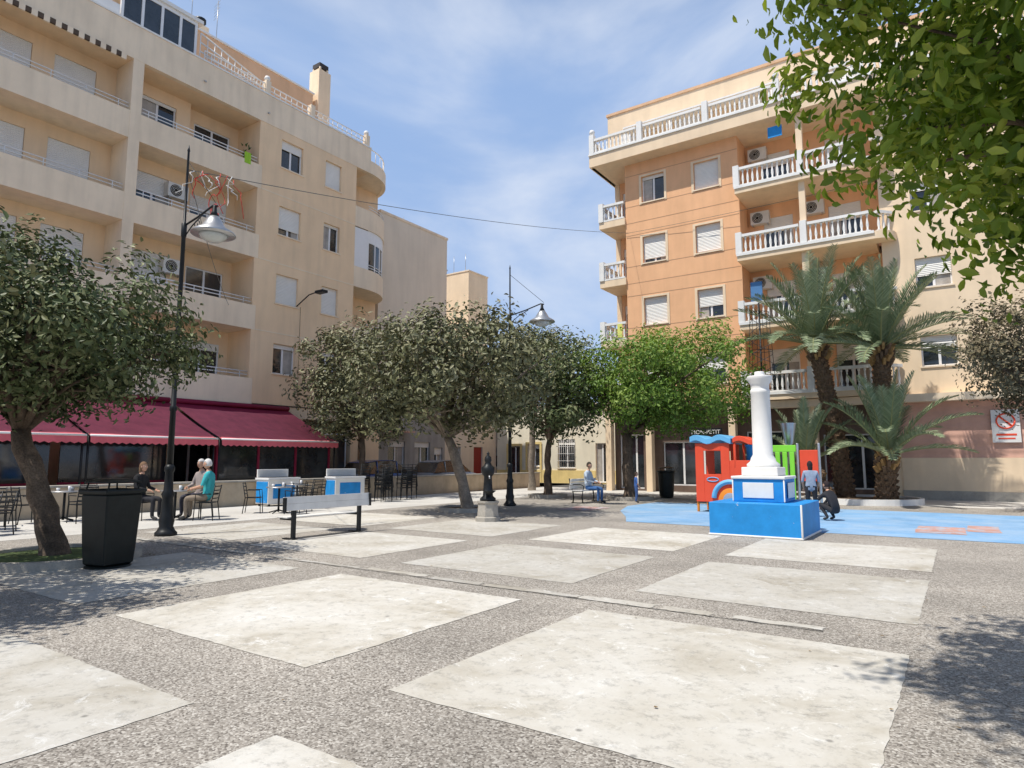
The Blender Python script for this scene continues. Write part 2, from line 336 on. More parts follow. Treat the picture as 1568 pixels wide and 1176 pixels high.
g.box('roof_deck',cream,-37,-25.21,-8,23.25,RT-.39,RT+.1)
CX,CY,RR=-27.6,23.25,2.6
for fi,f in enumerate(Fs):
    g.fb('corner_parapet',cream2,22.3,CY,-.16,0,f-.352,f+.72)
    g.arc('corner_parapet',cream2,CX,CY,RR-.16,RR,0,math.pi/2,f-.352,f+.72,20)
    g.arc('corner_slabs',cream2,CX,CY,.01,RR-.163,0,math.pi/2,f-.35,f-.1,20)
    g.fb('corner_slabs',cream2,22.3,CY,-2.,-.163,f-.35,f-.1)
    for zz in (f+.86,f+1.0):
        g.tube('railings',whitef,[(CX+(RR-.06)*math.cos(t),CY+(RR-.06)*math.sin(t),zz) for t in np.linspace(0,math.pi/2,14)],.022,6)
    g.window(22.6,23.2,f+.05,f+2.25,-1.78,.1,sill=False,mull=0)
    g.arc('corner_core',cream,CX,CY,.01,.75,0,math.pi/2,f-.1,f+2.85,8)
    if fi==2:
        for t in np.linspace(0.02,math.pi/2,8): g.box('glazed_enclosure',whitef,CX+(RR-.1)*math.cos(t)-.035,CX+(RR-.1)*math.cos(t)+.035,CY+(RR-.1)*math.sin(t)-.035,CY+(RR-.1)*math.sin(t)+.035,f+.72,f+2.8)
        g.arc('glazed_enclosure',whitef,CX,CY,RR-.14,RR-.06,0,math.pi/2,f+2.2,f+2.85,16)
        g.arc('enclosure_glass',glass,CX,CY,RR-.11,RR-.09,0,math.pi/2,f+.73,f+2.2,16)
        g.fb('glazed_enclosure',whitef,22.32,CY,-.12,-.04,f+.73,f+2.8)
g.arc('roof_parapet',cream2,CX,CY,RR-.2,RR+.02,0,math.pi/2,RT-.4,RT+.3,20)
g.arc('roof_slab',cream2,CX,CY,.01,RR-.2,0,math.pi/2,RT-.38,RT-.1,20)
g.arc('ground_corner',cream,CX,CY,.01,RR-.01,0,math.pi/2,0,3.94,20)
for zz in (RT+1.25,RT+1.5):
    g.tube('roof_railing',white,[FL(13.9,-.1,zz),FL(23.2,-.1,zz)],.03,6)
g.tube('roof_railing',white,[(CX+(RR-.1)*math.cos(t),CY+(RR-.1)*math.sin(t),RT+1.0) for t in np.linspace(0,math.pi/2,14)],.03,6)
for t in np.linspace(0,math.pi/2,9): g.tube('roof_railing',white,[(CX+(RR-.1)*math.cos(t),CY+(RR-.1)*math.sin(t),RT+z) for z in (.3,1.0)],.02,5)
a=13.9
while a<23.3:
    g.tube('roof_railing',white,[FL(a,-.1,RT+1.),FL(a,-.1,RT+1.5)],.02,5); a+=.31
for a in (16.8,19.3,22.9): g.fb('roof_posts',cream2,a,a+.25,-.26,.0,RT+1.022,RT+1.65)
for a in (16.92,23.0): g.lathe('roof_posts',white,FL(a,-.13,RT+1.65),[(.02,0),(.12,.06),(.14,.14),(.1,.24),(.01,.28)],10)
g.wall('penthouse',whitef,10.7,13.7,RT+1.03,RT+2.75,[(10.8,11.45,RT+1.2,RT+2.6),(11.55,12.2,RT+1.2,RT+2.6),(12.3,12.95,RT+1.2,RT+2.6),(13.05,13.6,RT+1.2,RT+2.6)],-.5,-.4)
g.fb('penthouse_glass',glass,10.75,13.65,-.48,-.44,RT+1.1,RT+2.65)
g.fb('penthouse_roof',white,10.5,13.9,-3.,-.3,RT+2.752,RT+2.9)
g.fb('penthouse_side',white,13.6,13.7,-3.,-.5,RT+.1,RT+2.75)
for k in range(3): g.tube('stair_railing',white,[FL(13.8,-.3,RT+2.3-k*.4),FL(16.8,-.3,RT+1.6-k*.2)],.035,6)
for k in range(10): g.tube('stair_railing',white,[FL(13.8+k*.32,-.3,RT+1.),FL(13.8+k*.32,-.3,RT+2.3-k*.075)],.02,5)
g.fb('roof_edge_left',white,-8,10.6,-.9,-.25,RT+.95,RT+1.6)
g.box('attic',tan,-37,-28,-8,21.7,RT+.1,21.4); g.box('attic_coping',white,-37.05,-27.94,-8,21.76,21.402,21.5)
g.box('chimney',peachL,-28.6,-27.8,21.9,22.7,RT+.1,23.0); g.box('chimney_cap',shopd,-28.5,-27.9,22.0,22.6,23.2,23.45)
for x in (-28.5,-27.95):
    for y in (22.0,22.5): g.box('chimney_legs',cream2,x,x+.08,y,y+.08,23.,23.2)
g.box('small_stack',peachL,-29.6,-29,15.6,16.2,21.5,22.5); g.lathe('vent_cowl',ironm,(-29.3,15.9,22.5),[(.12,0),(.12,.2),(.28,.25),(.28,.4),(.1,.5)],12)
for ax,ay in ((-29,16.6),(-28.6,15.1)):
    g.tube('tv_antenna',steel,[(ax,ay,21.5),(ax,ay,24.2)],.02,5)
    for k in range(5): g.tube('tv_antenna',steel,[(ax-.35,ay+.02,23.3+k*.18),(ax+.35,ay-.1,23.3+k*.18)],.01,4)
for k in range(60):
    g.fb('striped_blind',[mat('blind_brown',(.10,.07,.05)),cream2][k%2],.0+k*.18,.18+k*.18,.022,.10,RT-.6-.04*(k%2),RT-.42)
g.fb('shop_fascia',cream2,AB0,CY,-.3,.0,3.4,3.95-.001)
g.fb('shop_back',mat('cafe_interior',(.22,.17,.13),.8,.5,1.3),AB0,CY,-1.6,-1.4,0,3.4)
for a in (-8,-3,1.5,5.5,9.2,13,16.6,19,22.4): g.fb('shop_columns',cream,a,a+.5,-.35,-.02,0,3.4)
for a in (-2,2.3,6.3,10,14): 
    g.window(a,a+2.6,.1,2.7,-1.3,0,sill=False,mull=2)
g.window(19.6,22.3,.1,2.8,-.2,.0,sill=False,mull=1)
g.tube('wall_lamp',ironm,[FL(18.9,0,8.6),FL(19.1,.6,9.1),FL(19.4,1.0,9.3)],.03,6)
g.box('wall_lamp',ironm,-24.25,-23.7,19.3,19.6,9.2,9.32)
g.tube('cable_conduit',ironm,[FL(16.9,.03,3.9),FL(22.2,.03,3.95)],.02,5)
g.tube('cable_conduit',ironm,[FL(19.1,.03,3.9),FL(19.1,.03,8.6)],.008,5)
for a in (16.95,13.9): g.tube('downpipe_stub',steel,[FL(a,.0,RT+.1),FL(a,.12,RT+.05)],.04,6)
towel=mat('green_cloth',(.35,.6,.05),.8)
for k in range(5): g.fb('towel',towel,15.9+k*.06,15.96+k*.06,-.02+.012*(k%2),.012+.012*(k%2),Fs[3]+.55,Fs[3]+1.05)
pp=mat('pot_plant',(.05,.12,.03),.8,.4,10)
for k in range(26):
    c=FL(16.25+U(-.18,.18),-.4+U(-.15,.15),Fs[3]+1.1+U(-.3,.45)); g.tube('pot_plant',pp,[c,(c[0]+U(-.12,.12),c[1]+U(-.12,.12),c[2]+U(.05,.2))],[.04,.003],4)
g.fb('curtain_strip',mat('brown_curtain',(.3,.2,.13),.8,.2,5,.3),11.56,11.9,-1.28,-1.24,Fs[2]+.1,Fs[2]+2.5)
g.finish()
# awnings
g=Grp('cafe_awning',F=FL)
for a0,a1 in ((-6,-.2),(-.1,4.5),(4.6,9.0),(9.1,13.2),(13.35,18.6)):
    nn=14
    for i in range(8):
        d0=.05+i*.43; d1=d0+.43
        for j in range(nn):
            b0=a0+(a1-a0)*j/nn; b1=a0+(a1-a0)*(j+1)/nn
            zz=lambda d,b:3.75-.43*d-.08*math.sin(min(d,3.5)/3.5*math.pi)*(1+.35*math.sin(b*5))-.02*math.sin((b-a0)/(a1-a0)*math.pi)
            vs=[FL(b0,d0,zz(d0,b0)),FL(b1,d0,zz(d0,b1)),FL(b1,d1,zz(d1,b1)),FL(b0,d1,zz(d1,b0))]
            g.add('fabric',burg if i<1 else pinkm,vs,[(0,1,2,3)],True)  # top strip darkened to wine: building's shade put into the fabric colour
    z=lambda d:3.75-.43*d
    n=int((a1-a0)/.22)
    for k in range(n):
        b0=a0+(a1-a0)*k/n; b1=a0+(a1-a0)*(k+1)/n; zb=z(3.49)
        g.add('valance',pinkm,[FL(b0,3.49,zb),FL(b1,3.49,zb),FL(b1,3.51,zb-.2),FL((b0+b1)/2,3.515,zb-.25),FL(b0,3.51,zb-.2)],[(0,1,2,3,4)])
    g.tube('front_bar',whitef,[FL(a0,3.48,z(3.49)),FL(a1,3.48,z(3.49))],.035,6)
    g.tube('roller',burg,[FL(a0,.1,3.8),FL(a1,.1,3.8)],.1,8)
    for a in (a0+.03,a1-.03):
        g.tube('arms',ironm,[FL(a,.0,3.5),FL(a,3.45,z(3.45)-.05)],.03,6)
        g.tube('posts',ironm,[FL(a,3.3,0),FL(a,3.3,z(3.3))],.035,6)
g.fb('wind_screen_base',mat('brown_panel',(.12,.05,.04),.6,.2,3),13.4,18.5,3.0,3.08,.0,.75)
for k in range(4): g.fb('wind_screen_frame',burg,13.4+k*1.68,13.48+k*1.68,2.98,3.1,.0,2.2)
g.fb('wind_screen_glass',glass,13.4,18.5,3.02,3.05,.75,2.2)
g.fb('side_screen',shopd,18.42,18.5,.1,3.0,0,2.2)
for k in range(3): g.fb('side_frame',burg,18.4,18.53,.2+k*1.3,.28+k*1.3,0,2.3)
for a0,a1 in ((4.8,8.9),(9.2,12.6)):
    g.fb('back_screens',glass,a0,a1,1.2,1.24,.8,2.2); g.fb('back_screen_base',burg,a0,a1,1.18,1.26,0,.8)
g.finish()
g=Grp('low_wall'); g.box('wall',lowm,-20.0,-19.72,-12,31.7,0,.78); g.box('coping',stone,-20.04,-19.68,-12.02,31.72,.782,.84)
g.finish(.01)
# ---------------- buildings behind ----------------
g=Grp('beige_apartment_building',F=lambda a,d,z:(-27+d,a,z))
g.box('walls',beige,-40,-27,25.95,32,4.5,15.9); g.box('parapet',cream2,-40.05,-26.96,25.95,32.05,15.902,16.05)
g.wall('ground_floor',greyr,25.95,32,0,4.499,[(27,28.4,1,2.6),(29.2,30.6,1,2.6),(31,31.8,.1,2.3)],-.3,.0)
for o in ((27,28.4,1,2.6),(29.2,30.6,1,2.6),(31,31.8,.1,2.3)): g.window(*o,-.15,.2)
g.box('core',dark,-40,-27.35,26,31.9,0,4.49)
g.box('tiled_canopy',terra,-26.9,-26.3,25.2,28.5,3.1,3.2)
g.tube('antenna',steel,[(-30,31,16),(-30,31,17.8)],.02,5)
g.finish()
g=Grp('cream_townhouse',F=lambda a,d,z:(-27.3+d,a,z))
g.wall('walls',beige,32.05,40,0,8,[(33,34,.1,2.4),(35.4,36.4,.1,2.4),(38,38.9,1,2.4),(33,34,4.5,6),(36,37,4.5,6)],-.3,0)
g.window(33,34,.1,2.4,-.15,.0); g.fb('red_door',mat('red_door',(.3,.04,.03),.5),35.4,36.4,-.2,-.12,.1,2.4); g.window(38,38.9,1,2.4,-.15,.4)
g.window(33,34,4.5,6,-.15,.9); g.window(36,37,4.5,6,-.15,.9)
g.box('core',beige,-40,-27.65,32.05,40,0,7.99); g.box('stair_tower',peachL,-34.4,-31,39.4,41.9,7,16.3); g.box('tower_cap',cream2,-34.45,-30.95,39.35,41.95,16.302,16.4)
g.box('rear_block',beige,-42,-34.4,38,46,0,14.8); g.box('tower_base',beige,-34.4,-31,40.02,46,0,6.999)
for x in (-33,-31.8): g.tube('tv_antenna',steel,[(x,40,16.4),(x,40,18)],.02,5)
g.lathe('vent',steel,(-34,40,16.4),[(.2,0),(.2,.5),(.3,.6),(.05,.8)],10)
g.finish()
g=Grp('pale_yellow_house',F=lambda a,d,z:(a,38-d,z))
ops=[(-26.2,-25.2,.1,2.5),(-24.6,-23.6,1.1,2.6),(-22.2,-20.9,1.,2.9),(-19.4,-18.5,.1,2.6),(-16,-15,1,2.4)]
g.wall('walls',whitey,-27.2,-10,0,5.0,ops,-.3,0); g.box('core',whitey,-27.2,-10,38.35,50,0,4.98); g.fb('parapet',cream2,-27.2,-10,-.35,.06,5.001,5.2)
g.wall('yellow_base',yelp,-27.2,-10,.004,.85,ops,.002,.05)
for o in ops: g.window(*o,-.15,.0 if o[2]<.5 else .2)
for o in ops[:2]: 
    g.fb('yellow_trim',yelp,o[0]-.15,o[0],.052,.08,.004,o[3]+.15); g.fb('yellow_trim',yelp,o[1],o[1]+.15,.052,.08,.004,o[3]+.15); g.fb('yellow_trim',yelp,o[0],o[1],.052,.08,o[3],o[3]+.15)
for k in range(9): g.tube('window_grille',white,[(-22.2+k*.16,37.9,1),(-22.2+k*.16,37.9,2.9)],.012,5)
for k in range(5): g.tube('window_grille',white,[(-22.2,37.89,1+k*.47),(-20.9,37.89,1+k*.47)],.012,5)
g.finish()
# ---------------- right apartment block ----------------
FR=lambda a,d,z:(a,30-d,z)
g=Grp('peach_apartment_building',F=FR)
Fr=[4.4,7.55,10.7,13.85]; R0,R1=-14.85,12.
def balu(g,p0,p1,z,part='balusters',h=.9,sp=.21):
    p0=Vector((*p0,0));p1=Vector((*p1,0)); L_=(p1-p0).length; n=max(1,int(L_/sp)); d=(p1-p0)/L_; nrm=Vector((-d.y,d.x,0))
    for k in range(n):
        c=p0+(p1-p0)*((k+.5)/n)
        g.lathe(part,white,(c.x,c.y,z+.08),[(.05,0),(.05,.06),(.032,.09),(.062,.24),(.05,.36),(.03,.5),(.028,.58),(.05,.62),(.05,h-.2)],6)
    for (zz,hh,ww) in ((z,.079,.08),(z+h-.118,.12,.1)):
        q=[p0+nrm*ww,p0-nrm*ww,p1-nrm*ww,p1+nrm*ww]
        vs=[(v.x,v.y,zz) for v in q]+[(v.x,v.y,zz+hh) for v in q]
        g.add('balustrade_rails',white,vs,[(0,1,2,3),(7,6,5,4),(0,4,5,1),(1,5,6,2),(2,6,7,3),(3,7,4,0)])
def pier(g,a,d,z,h=1.0,s=.13): 
    p=FR(a,d,0); g.box('balustrade_piers',white,p[0]-s,p[0]+s,p[1]-s,p[1]+s,z,z+h)
g.box('core',peach,R0+.3,R1,32.2,42,0,16.6)
for fi,f in enumerate(Fr):
    t=f+3.15
    ops=[(-12.5,-11.3,f+.62,f+1.98),(-9.8,-8.6,f+.62,f+1.98)]
    g.wall('front_wall',peach,-13.4,-7.7,f-.35,t-.35,ops,-.3,0)
    for k,o in enumerate(ops): g.window(*o,-.17,[[.5,.5],[.97,.6],[.85,.95],[.12,.95]][fi][k])
    for o in ops:
        for q in ((o[0]-.12,o[0],o[2]-.1,o[3]+.1),(o[1],o[1]+.12,o[2]-.1,o[3]+.1),(o[0],o[1],o[3],o[3]+.1)): g.fb('window_surrounds',peachL,q[0],q[1],.0,.03,q[2],q[3])
    for zz in (f-.35,f+.52,f+2.15): g.fb('grooves',mat('groove',(.5,.3,.18),.9),-13.38,-7.72,.001,.006,zz,zz+.03)
    g.fb('loggia_slabs',peachL,R0,-13.4,-2.2,.12,f-.35,f)
    g.wall('loggia_back',peach,R0+.3,-13.4,f,t-.35,[(-14.4,-13.6,f+.05,f+2.2)],-2.2,-1.9); g.window(-14.4,-13.6,f+.05,f+2.2,-2.,.2,sill=False,mull=0)
    g.fb('loggia_side',peach,-13.4,-13.25,-2.2,-.3,f,t-.35)
    g.fb('loggia_corner',peachL,R0,R0+.28,-2.2,-1.9,f,t-.35)
    balu(g,(R0+.15,29.95),(-13.45,29.95),f); balu(g,(R0+.1,31.9),(R0+.1,30.05),f)
    pier(g,R0+.12,.05,f)
    g.fb('balcony_slabs',peachL,-7.7,-2.3,-2.2,.75,f-.32,f)
    g.fb('balcony_lip',white,-7.72,-2.28,.752,.80,f-.1,f+.02)
    g.arc('balcony_slabs',peachL,-2.3,30-.0,.01,.75,-math.pi/2,0,f-.32,f,10)
    wl=[(-7.0,-5.7,f+.05,f+2.2,.3),(-4.2,-2.9,f+.05,f+2.2,.35)]
    g.wall('balcony_back',peach,-7.7,-2.1,f,t-.32,[o[:4] for o in wl],-1.7,-1.5)
    for o in wl: g.window(o[0],o[1],o[2],o[3],-1.6,o[4],sill=False)
    g.fb('balcony_side',peach,-7.85,-7.7,-2.,-.3,f,t-.32); g.fb('balcony_side2',peachL,-2.1,-1.9,-2.,.0,f,t-.32)
    g.fb('balcony_column',peachL,-5.05,-4.8,.3,.55,f+0.,t-.32)
    balu(g,(-7.65,29.36),(-5.1,29.36),f); balu(g,(-4.75,29.36),(-2.4,29.36),f); balu(g,(-1.72,29.95),(-2.2,29.45),f)
    pier(g,-7.62,.64,f); pier(g,-4.92,.64,f)
    if fi>0: g.ac(-7.2+.1,-1.5,f+1.9); 
    if fi in(1,2): g.ac(-4.75,-1.5,f+1.9)
    ops=[(-1.0,.2,f+.75,f+1.95),(3.2,4.4,f+.75,f+1.95),(7,8.2,f+.75,f+1.95)]
    g.wall('cream_wall',peachL,-1.9,R1,f-.35,t-.35,ops,-.3,0)
    for o in ops: g.window(*o,-.17,[.4,.6,.3,.9][fi])
g.fb('first_floor_band',cream2,-7.9,R1,.0,.5,3.75,4.05)
g.fb('hanging_towels',blue,-6.2,-5.6,.5,.53,Fr[3]+2.0,Fr[3]+2.5)
g.fb('sheets',mat('blue_sheet',(.08,.2,.4),.8),-7.3,-6.8,.2,.25,Fr[1]+1.,Fr[1]+1.9)
g.fb('yellow_towel',mat('yellow_cloth',(.75,.75,.2),.8),-13.9,-13.65,.14,.16,Fr[1]+.1,Fr[1]+.8)
g.box('terrace_slab',peachL,R0-.1,R1,29.2,32.4,16.65,17.0); g.box('terrace_upstand',peachL,R0-.15,R1,29.14,29.3,16.652,17.25)
g.box('terrace_cornice',white,R0-.18,R1,29.08,29.34,17.252,17.34)
g.box('terrace_left',peachL,R0-.15,R0+.05,29.31,42,16.65,17.25)
for a,b in ((R0,-12.3),(-12.1,-9.0),(-8.8,-5.8),(-5.6,-2.5),(-2.3,1),(1.2,4.5),(4.7,8)):
    balu(g,(a+.1,29.22),(b-.1,29.22),17.34,h=.8); pier(g,b+.1,.78,17.34,1.0)
pier(g,R0,.78,17.34,1.05); balu(g,(R0-.05,30.9),(R0-.05,29.4),17.34,h=.8)
for a in (R0,-2.4,-5.7): g.lathe('urns',white,(a,29.22,18.38),[(.05,0),(.13,.1),(.15,.2),(.1,.3),(.02,.34)],10)
g.box('attic',peachL,R0+.06,R1,31.0,42,17.001,20.2); g.box('attic_coping',tan,R0,R1+.05,30.94,42,20.202,20.34)
for a in (-14.,-11.,-7.8,-4): g.window(a,a+1.3,17.2,19.1,-.95,.4,sill=False)
g.box('terrace_canopy',white,-13.5,-6,30.1,30.98,18.75,18.83)
for a in (-13.4,-11,-8,-6.1): g.tube('canopy_posts',white,[(a,30.2,17.),(a,30.2,18.75)],.04,6)
g.ac(-5.5,-.99,18.4); g.ac(-1.4,-.99,18.6)
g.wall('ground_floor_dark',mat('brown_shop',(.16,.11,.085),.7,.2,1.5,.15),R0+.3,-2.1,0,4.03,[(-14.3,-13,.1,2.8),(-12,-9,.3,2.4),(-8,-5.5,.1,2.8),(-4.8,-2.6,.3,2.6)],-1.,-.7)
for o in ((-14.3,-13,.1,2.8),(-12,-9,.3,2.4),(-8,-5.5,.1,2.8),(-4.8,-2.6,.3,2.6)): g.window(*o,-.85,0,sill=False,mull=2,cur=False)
for a in (R0+.1,-12.6,-8.6,-5.2,-2.2): g.fb('ground_columns',peachL,a,a+.3,-.4,-.02,0,4.03)
g.fb('soffit',cream2,R0,-2.1,-1.,-.0,4.031,4.048)
g.fb('tile_band',terra,-1.9,R1,-.3,.0,1.6,3.748); g.fb('tile_lower',peachL,-1.9,R1,-.3,.02,.35,1.598); g.fb('plinth',stone,-1.92,R1,-.3,.06,0,.349)
g.finish()
def text(parent,body,loc,size,m,rot=(math.pi/2,0,0)):
    c=D.curves.new('lettering','FONT'); c.body=body; c.size=size; c.extrude=.004; c.materials.append(m); o=link(D.objects.new('lettering',c),parent); o.location=loc; o.rotation_euler=rot
g=Grp('shop_sign',(-9.6,29.9,2.8)); g.box('board',ironm,-.75,.75,-.0,.04,-.17,.17); g.finish(); text(g.e,'MON-PETIT',(-.68,-.01,-.09),.26,white)
g=Grp('no_parking_sign',(1.45,29.9,2.75)); g.box('board',white,-.42,.42,0,.03,-.6,.6)
g.tube('red_ring',redp,[(.27*math.cos(t),-.012,.18+.27*math.sin(t)) for t in np.linspace(0,2*math.pi,24)],.03,5); g.tube('bar',redp,[(-.19,-.012,.37),(.19,-.012,-.01)],.03,5)
g.box('text_line',redp,-.3,.3,-.008,0,-.35,-.28); g.box('text_line',redp,-.25,.25,-.008,0,-.48,-.43); g.finish()
# ---------------- trees ----------------
def leafobj(name,pos,nrm,size,rnd,m,parent,asp=.45):
    n=len(pos); t=np.cross(nrm,rng.normal(size=(n,3)))
    t/=np.linalg.norm(t,axis=1,keepdims=True)+1e-9
    b=np.cross(nrm,t); b/=np.linalg.norm(b,axis=1,keepdims=True)+1e-9
    s=size[:,None]
    V=np.empty((n,6,3)); V[:,0]=pos-t*s*.5; V[:,1]=pos-t*s*.12+b*s*asp*.5+nrm*s*.09; V[:,2]=pos+t*s*.22+b*s*asp*.38+nrm*s*.05
    V[:,3]=pos+t*s*.5-nrm*s*.1; V[:,4]=pos+t*s*.22-b*s*asp*.38+nrm*s*.05; V[:,5]=pos-t*s*.12-b*s*asp*.5+nrm*s*.09
    me=D.meshes.new(name); me.vertices.add(n*6); me.vertices.foreach_set('co',V.reshape(-1).astype(np.float32))
    base=np.arange(n)[:,None]*6; Fq=np.concatenate([base+np.array([0,3,2,1]),base+np.array([0,5,4,3])],1).reshape(-1)
    me.loops.add(n*8); me.loops.foreach_set('vertex_index',Fq.astype(np.int32)); me.polygons.add(n*2)
    me.polygons.foreach_set('loop_start',np.arange(0,n*8,4).astype(np.int32))
    me.update(calc_edges=True); me.materials.append(m)
    at=me.attributes.new('rnd','FLOAT','POINT'); at.data.foreach_set('value',np.repeat(rnd,6).astype(np.float32))
    return link(D.objects.new(name,me),parent)
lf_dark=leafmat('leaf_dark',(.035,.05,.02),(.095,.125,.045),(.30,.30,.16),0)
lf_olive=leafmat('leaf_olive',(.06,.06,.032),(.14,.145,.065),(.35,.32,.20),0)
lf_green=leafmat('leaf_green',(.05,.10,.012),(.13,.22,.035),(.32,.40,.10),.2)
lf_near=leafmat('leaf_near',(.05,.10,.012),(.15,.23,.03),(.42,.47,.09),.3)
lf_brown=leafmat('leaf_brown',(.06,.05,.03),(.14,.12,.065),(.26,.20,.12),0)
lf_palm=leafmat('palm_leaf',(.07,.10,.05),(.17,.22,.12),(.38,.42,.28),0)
def tree(name,base,fork,cen,rad,m,nc=100,nl=140,ls=.12,tr=.15,bk=bark,flat=.6,cr=.45,nb=14,seed=1,rmin=.38):
    random.seed(seed); r=np.random.default_rng(seed)
    g=Grp(name,base); B=Vector(base); fk=Vector(fork)-B; ce=Vector(cen)-B
    pts=[]; 
    for i in range(9):
        t=i/8; pts.append(Vector((fk.x*t**1.3+U(-.04,.04)*(i>0),fk.y*t**1.3+U(-.04,.04)*(i>0),fk.z*t)))
    g.tube('trunk',bk,[Vector((0,0,-.05))]+pts,[tr*1.6,tr*1.35,tr*1.1]+[tr*(1-.2*i/7)*U(.88,1.12) for i in range(1,8)],12)
    d=r.normal(size=(nc,3)); d/=np.linalg.norm(d,axis=1,keepdims=True)
    bmp=1+.12*np.sin(d[:,0]*4+seed)*np.cos(d[:,1]*5+seed*2)+.07*np.sin(d[:,2]*7+d[:,0]*6)+r.normal(size=nc)*.04
    rr=r.random(nc)**rmin*bmp
    cc=d*rr[:,None]; cc[:,2]=np.where(cc[:,2]<-flat,-flat+(cc[:,2]+flat)*.25,cc[:,2]); cc=cc*np.array(rad)+np.array(ce)
    cv=np.clip(r.normal(.5,.22,nc),0,1)
    for k in range(nb):
        q=Vector(cc[k*(nc//nb)]); mid=pts[-1].lerp(q,.5)+Vector((U(-.2,.2),U(-.2,.2),U(.0,.35))); s0=pts[-1]
        ps=[s0,s0.lerp(mid,.5)+Vector((0,0,.08)),mid,mid.lerp(q,.6)+Vector((U(-.1,.1),U(-.1,.1),.05)),q]
        w=tr*U(.35,.6); g.tube('limbs',bk,ps,[w,w*.8,w*.55,w*.35,w*.12],7)
        for j in range(5):
            q2=Vector(cc[r.integers(nc)]); 
            if (q2-mid).length<max(rad)*1.1: g.tube('limbs',bk,[mid,mid.lerp(q2,.5)+Vector((0,0,.1)),q2],[w*.35,w*.22,w*.06],5)
    off=r.normal(size=(nc*nl,3)); ol=np.linalg.norm(off,axis=1,keepdims=True); cn=np.repeat(cc,nl,0)
    cs=np.repeat(cr*r.uniform(.6,1.25,nc),nl)[:,None]
    off=off/ol*np.minimum(ol,2.)*.52*cs; pos=cn+off; 
    nrm=off/cs*1.2+d.repeat(nl,0)*.5+np.array([0,0,.45])+r.normal(size=pos.shape)*.55; nrm/=np.linalg.norm(nrm,axis=1,keepdims=True)
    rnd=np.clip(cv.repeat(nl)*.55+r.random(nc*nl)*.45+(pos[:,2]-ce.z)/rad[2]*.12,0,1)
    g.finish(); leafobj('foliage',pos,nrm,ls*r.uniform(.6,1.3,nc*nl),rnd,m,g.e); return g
tree('orange_tree',(-11.4,4.46,0),(-12.0,4.05,1.95),(-11.6,3.95,3.35),(2.05,2.05,1.4),lf_dark,170,120,.11,.17,bark,.6,.45,seed=3)
tree('orange_tree',(-9.7,.6,0),(-9.6,.8,2.0),(-9.45,1.0,3.5),(1.95,1.95,1.4),lf_dark,110,90,.13,.17,bark,.6,.5,seed=4)  # unseen tree added out of frame so its shadow falls on the left paving
tree('olive_tree',(-12.3,15.7,0),(-12.7,15.2,2.2),(-12.1,14.7,4.0),(2.9,2.9,1.9),lf_olive,180,95,.16,.17,barkL,.7,.6,nb=22,seed=6)
tree('olive_tree',(-20.9,19.4,0),(-20.9,19.4,2.4),(-20.5,19.0,4.6),(2.9,2.9,2.5),lf_olive,130,95,.18,.16,bark,.7,.65,seed=8)
tree('olive_tree',(-14.0,23.1,0),(-14.0,23.2,2.3),(-14.0,23.1,4.5),(3.1,3.1,2.2),lf_dark,140,95,.18,.16,bark,.7,.65,seed=11)
tree('grey_tree',(-17.9,28,0),(-17.8,28,4),(-17.8,27.9,7.0),(2.0,2.0,1.7),lf_olive,60,90,.15,.16,barkL,.8,.5,seed=13)
tree('ficus_tree',(-10.6,23.6,0),(-10.7,23.6,2.5),(-9.2,24.0,4.4),(3.4,3.4,2.15),lf_green,210,110,.15,.22,bark,.6,.6,seed=17)
tree('lemon_tree',(2.4,4.3,0),(2.1,4.6,2.4),(1.55,5.15,4.15),(2.1,2.1,1.8),lf_near,400,120,.10,.14,bark,.8,.42,nb=26,seed=21,rmin=.45)
tree('lemon_tree',(1.4,-1.6,0),(1.0,-.6,3.2),(-.15,3.2,6.5),(1.7,1.7,.75),lf_near,140,90,.13,.18,bark,.9,.45,nb=12,seed=23,rmin=.5)  # unseen tree added behind the camera to shade the near right paving
tree('pepper_tree',(2.6,24.5,0),(2.4,24.4,2.9),(2.1,24.3,4.5),(2.2,2.2,1.8),lf_brown,120,110,.13,.18,bark,.95,.55,seed=25)
lf_stem=mat('frond_stem',(.26,.27,.12),.7,.1,5)
